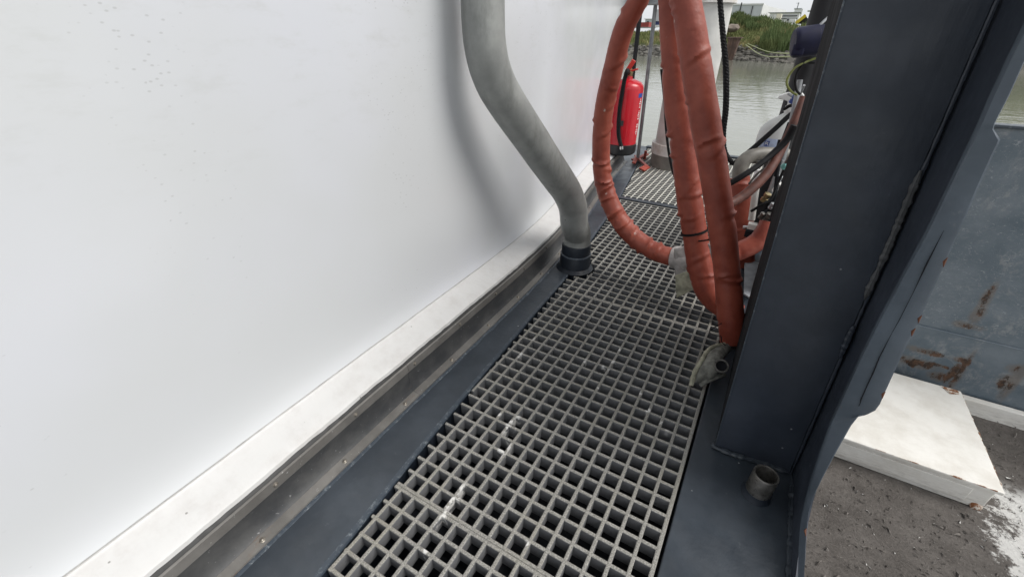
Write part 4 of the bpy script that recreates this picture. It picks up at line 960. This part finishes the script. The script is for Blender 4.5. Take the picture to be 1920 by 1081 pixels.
BV = [v.co.copy() for v in bm__.verts]; BF = [tuple(v.index for v in f.verts) for f in bm__.faces]; bm__.free()
tag(MB().add([bc+Vector((v.x*r*1.15, v.y*r, v.z*r*.55))*(1+.25*mnoise.noise(v*1.7)) for v in BV], BF, True).build('boulder', 'boulder'), 'rounded tan boulder on the bank above the rusty pile', 'boulder')
# mooring ropes to the bank
for (q0, q1, q2, lb) in (((1398, 84), (1430, 104), (1545, 106), 'pale green mooring rope sagging lowest between bank and vessel'), ((1402, 82), (1440, 97), (1545, 103), 'pale green mooring rope, the upper of the two to the bank')):
    a = at_y(*q0, 40); b = at_y(*q1, 30); c = at_y(*q2, 12)
    tag(MB().tube(spline([a, b, c], 10), .022, 6).build('mooring_rope', 'moor'), lb, 'rope', 'mooring ropes')

# far buildings and yard things
def far_box(px0, py0, px1, py1, Y, dep):
    a = at_y(px0, py1, Y); b = at_y(px1, py0, Y); return (a.x, Y, min(0.3, a.z)), (b.x, Y+dep, b.z)
hall = thing('warehouse', 'long pale warehouse with a bright gable end on the skyline', 'warehouse', at_y(1400, 28, 170))
a, b = far_box(1335, 9, 1430, 40, 170, 30); MB().box(a, b).build('wall', 'roofgrey', hall)
a2 = at_y(1432, 8, 170); b2 = at_y(1447, 15, 190)
MB().prism([(b[0]+.05, 170, 0.3), (b[0]+6, 185, .3), (b[0]+6, 185, b[2]-1.1), (b[0]+.05, 170, b[2])], (0.2, .1, 0)).build('gable', 'building', hall)
MB().box((a[0], 169.8, b[2]), (b[0]+.3, 200, b[2]+.35)).build('roof_edge', 'building', hall)
for px in (1345, 1366, 1388, 1410): c = at_y(px, 18, 169.7); MB().box((c.x-.12, 169.7, .3), (c.x+.12, 169.95, b[2]-.3)).build('downpipe', 'glassfar', hall)
mast = at_y(1390, 28, 120); tag(MB().tube([at_y(1386, 26, 120), at_y(1391, 5, 120)], .12, 6).build('street_pole', 'darkpole'), 'thin dark pole leaning before the pale warehouse', 'pole')
def far_thing(name, label, cat, rects, Y, group=None):
    t = thing(name, label, cat, at_y(rects[0][0], rects[0][3], Y), group)
    for k, (x0, y0, x1, y1, mat, nm, dep) in enumerate(rects):
        a, b = at_y(x0, y1, Y-.1*k), at_y(x1, y0, Y-.1*k); MB().box((a.x, Y-.12*k, a.z), (b.x, Y-.12*k+dep, b.z)).build(nm, mat, t)
    return t
far_thing('office_building', 'low white flat-roofed building with long window bands on the skyline', 'building', [(1440, 24, 1500, 42, 'building', 'wall', 12), (1462, 29, 1495, 31, 'glassfar', 'window', .1), (1462, 34, 1495, 35.5, 'glassfar', 'window', .1), (1440, 22.8, 1502, 24, 'roofgrey', 'roof', 12.5)], 110)
far_thing('storage_tank', 'white boxy tank house with a roof mast on the skyline', 'tank house', [(1487, 17, 1506, 30, 'building', 'wall', 6), (1489, 15.5, 1504, 17, 'roofgrey', 'roof', 6), (1495.5, 5, 1497, 16, 'galv', 'mast', .3), (1493, 6, 1499, 6.8, 'galv', 'crossarm', .2)], 140)
far_thing('yard_shed', 'small grey-white shed at the right end of the skyline', 'shed', [(1515, 20, 1535, 40, 'roofgrey', 'wall', 6), (1514, 19, 1536, 20.5, 'building', 'roof', 7), (1520, 28, 1523, 40, 'glassfar', 'door', .1)], 130)
far_thing('cream_trailer', 'upright cream trailer body parked on the bank top', 'trailer', [(1453, 26, 1466, 41, 'cream', 'body', 2.5), (1450, 27, 1452.5, 41, 'building', 'door', .5), (1454, 41, 1464, 43, 'blackfar', 'wheels', 1)], 80)
far_thing('white_van', 'white van with dark windscreen on the bank top', 'van', [(1473, 35, 1492, 43, 'building', 'body', 4), (1475, 36, 1480, 39, 'glassfar', 'windscreen', .1), (1474, 43, 1478, 45, 'blackfar', 'wheel', .3), (1486, 43, 1490, 45, 'blackfar', 'wheel', .3)], 70)
cv = thing('conveyor', 'yellow and black tilted conveyor hopper on the bank top', 'conveyor', at_y(1500, 46, 62))
ca, cb_ = at_y(1492, 44, 62), at_y(1511, 29, 62)
bar(ca, cb_, .3, 1.2, (0, 1, 0)).build('boom', 'yellow', cv)
MB().prism([at_y(1495, 45, 62.3), at_y(1512, 45, 62.3), at_y(1516, 37, 62.3), at_y(1511.5, 31, 62.3)], (0, 1.2, 0)).build('hopper', 'blackfar', cv)
far_thing('shipping_container', 'red container on the bank seen left of the grey pole', 'container', [(1188, 42, 1217, 51, 'brick', 'body', 3), (1188, 51, 1220, 53, 'galv', 'base', 3), (1196, 43, 1197, 51, 'blackfar', 'rib', .1), (1206, 43, 1207, 51, 'blackfar', 'rib', .1)], 75)
far_thing('office_cabin', 'small grey cabin standing behind the red container', 'cabin', [(1208, 36, 1226, 52, 'roofgrey', 'wall', 4), (1207, 35, 1227, 36.5, 'building', 'roof', 4.5), (1212, 40, 1217, 45, 'glassfar', 'window', .1)], 90)
far_thing('parked_lorry', 'dark blue and white lorry between the grey pole and red hose', 'lorry', [(1226, 40, 1240, 47, 'bluefar', 'box', 4), (1226, 47, 1240, 51, 'building', 'stripe', 3), (1226, 18, 1240, 40, 'roofgrey', 'silo', 3)], 80)
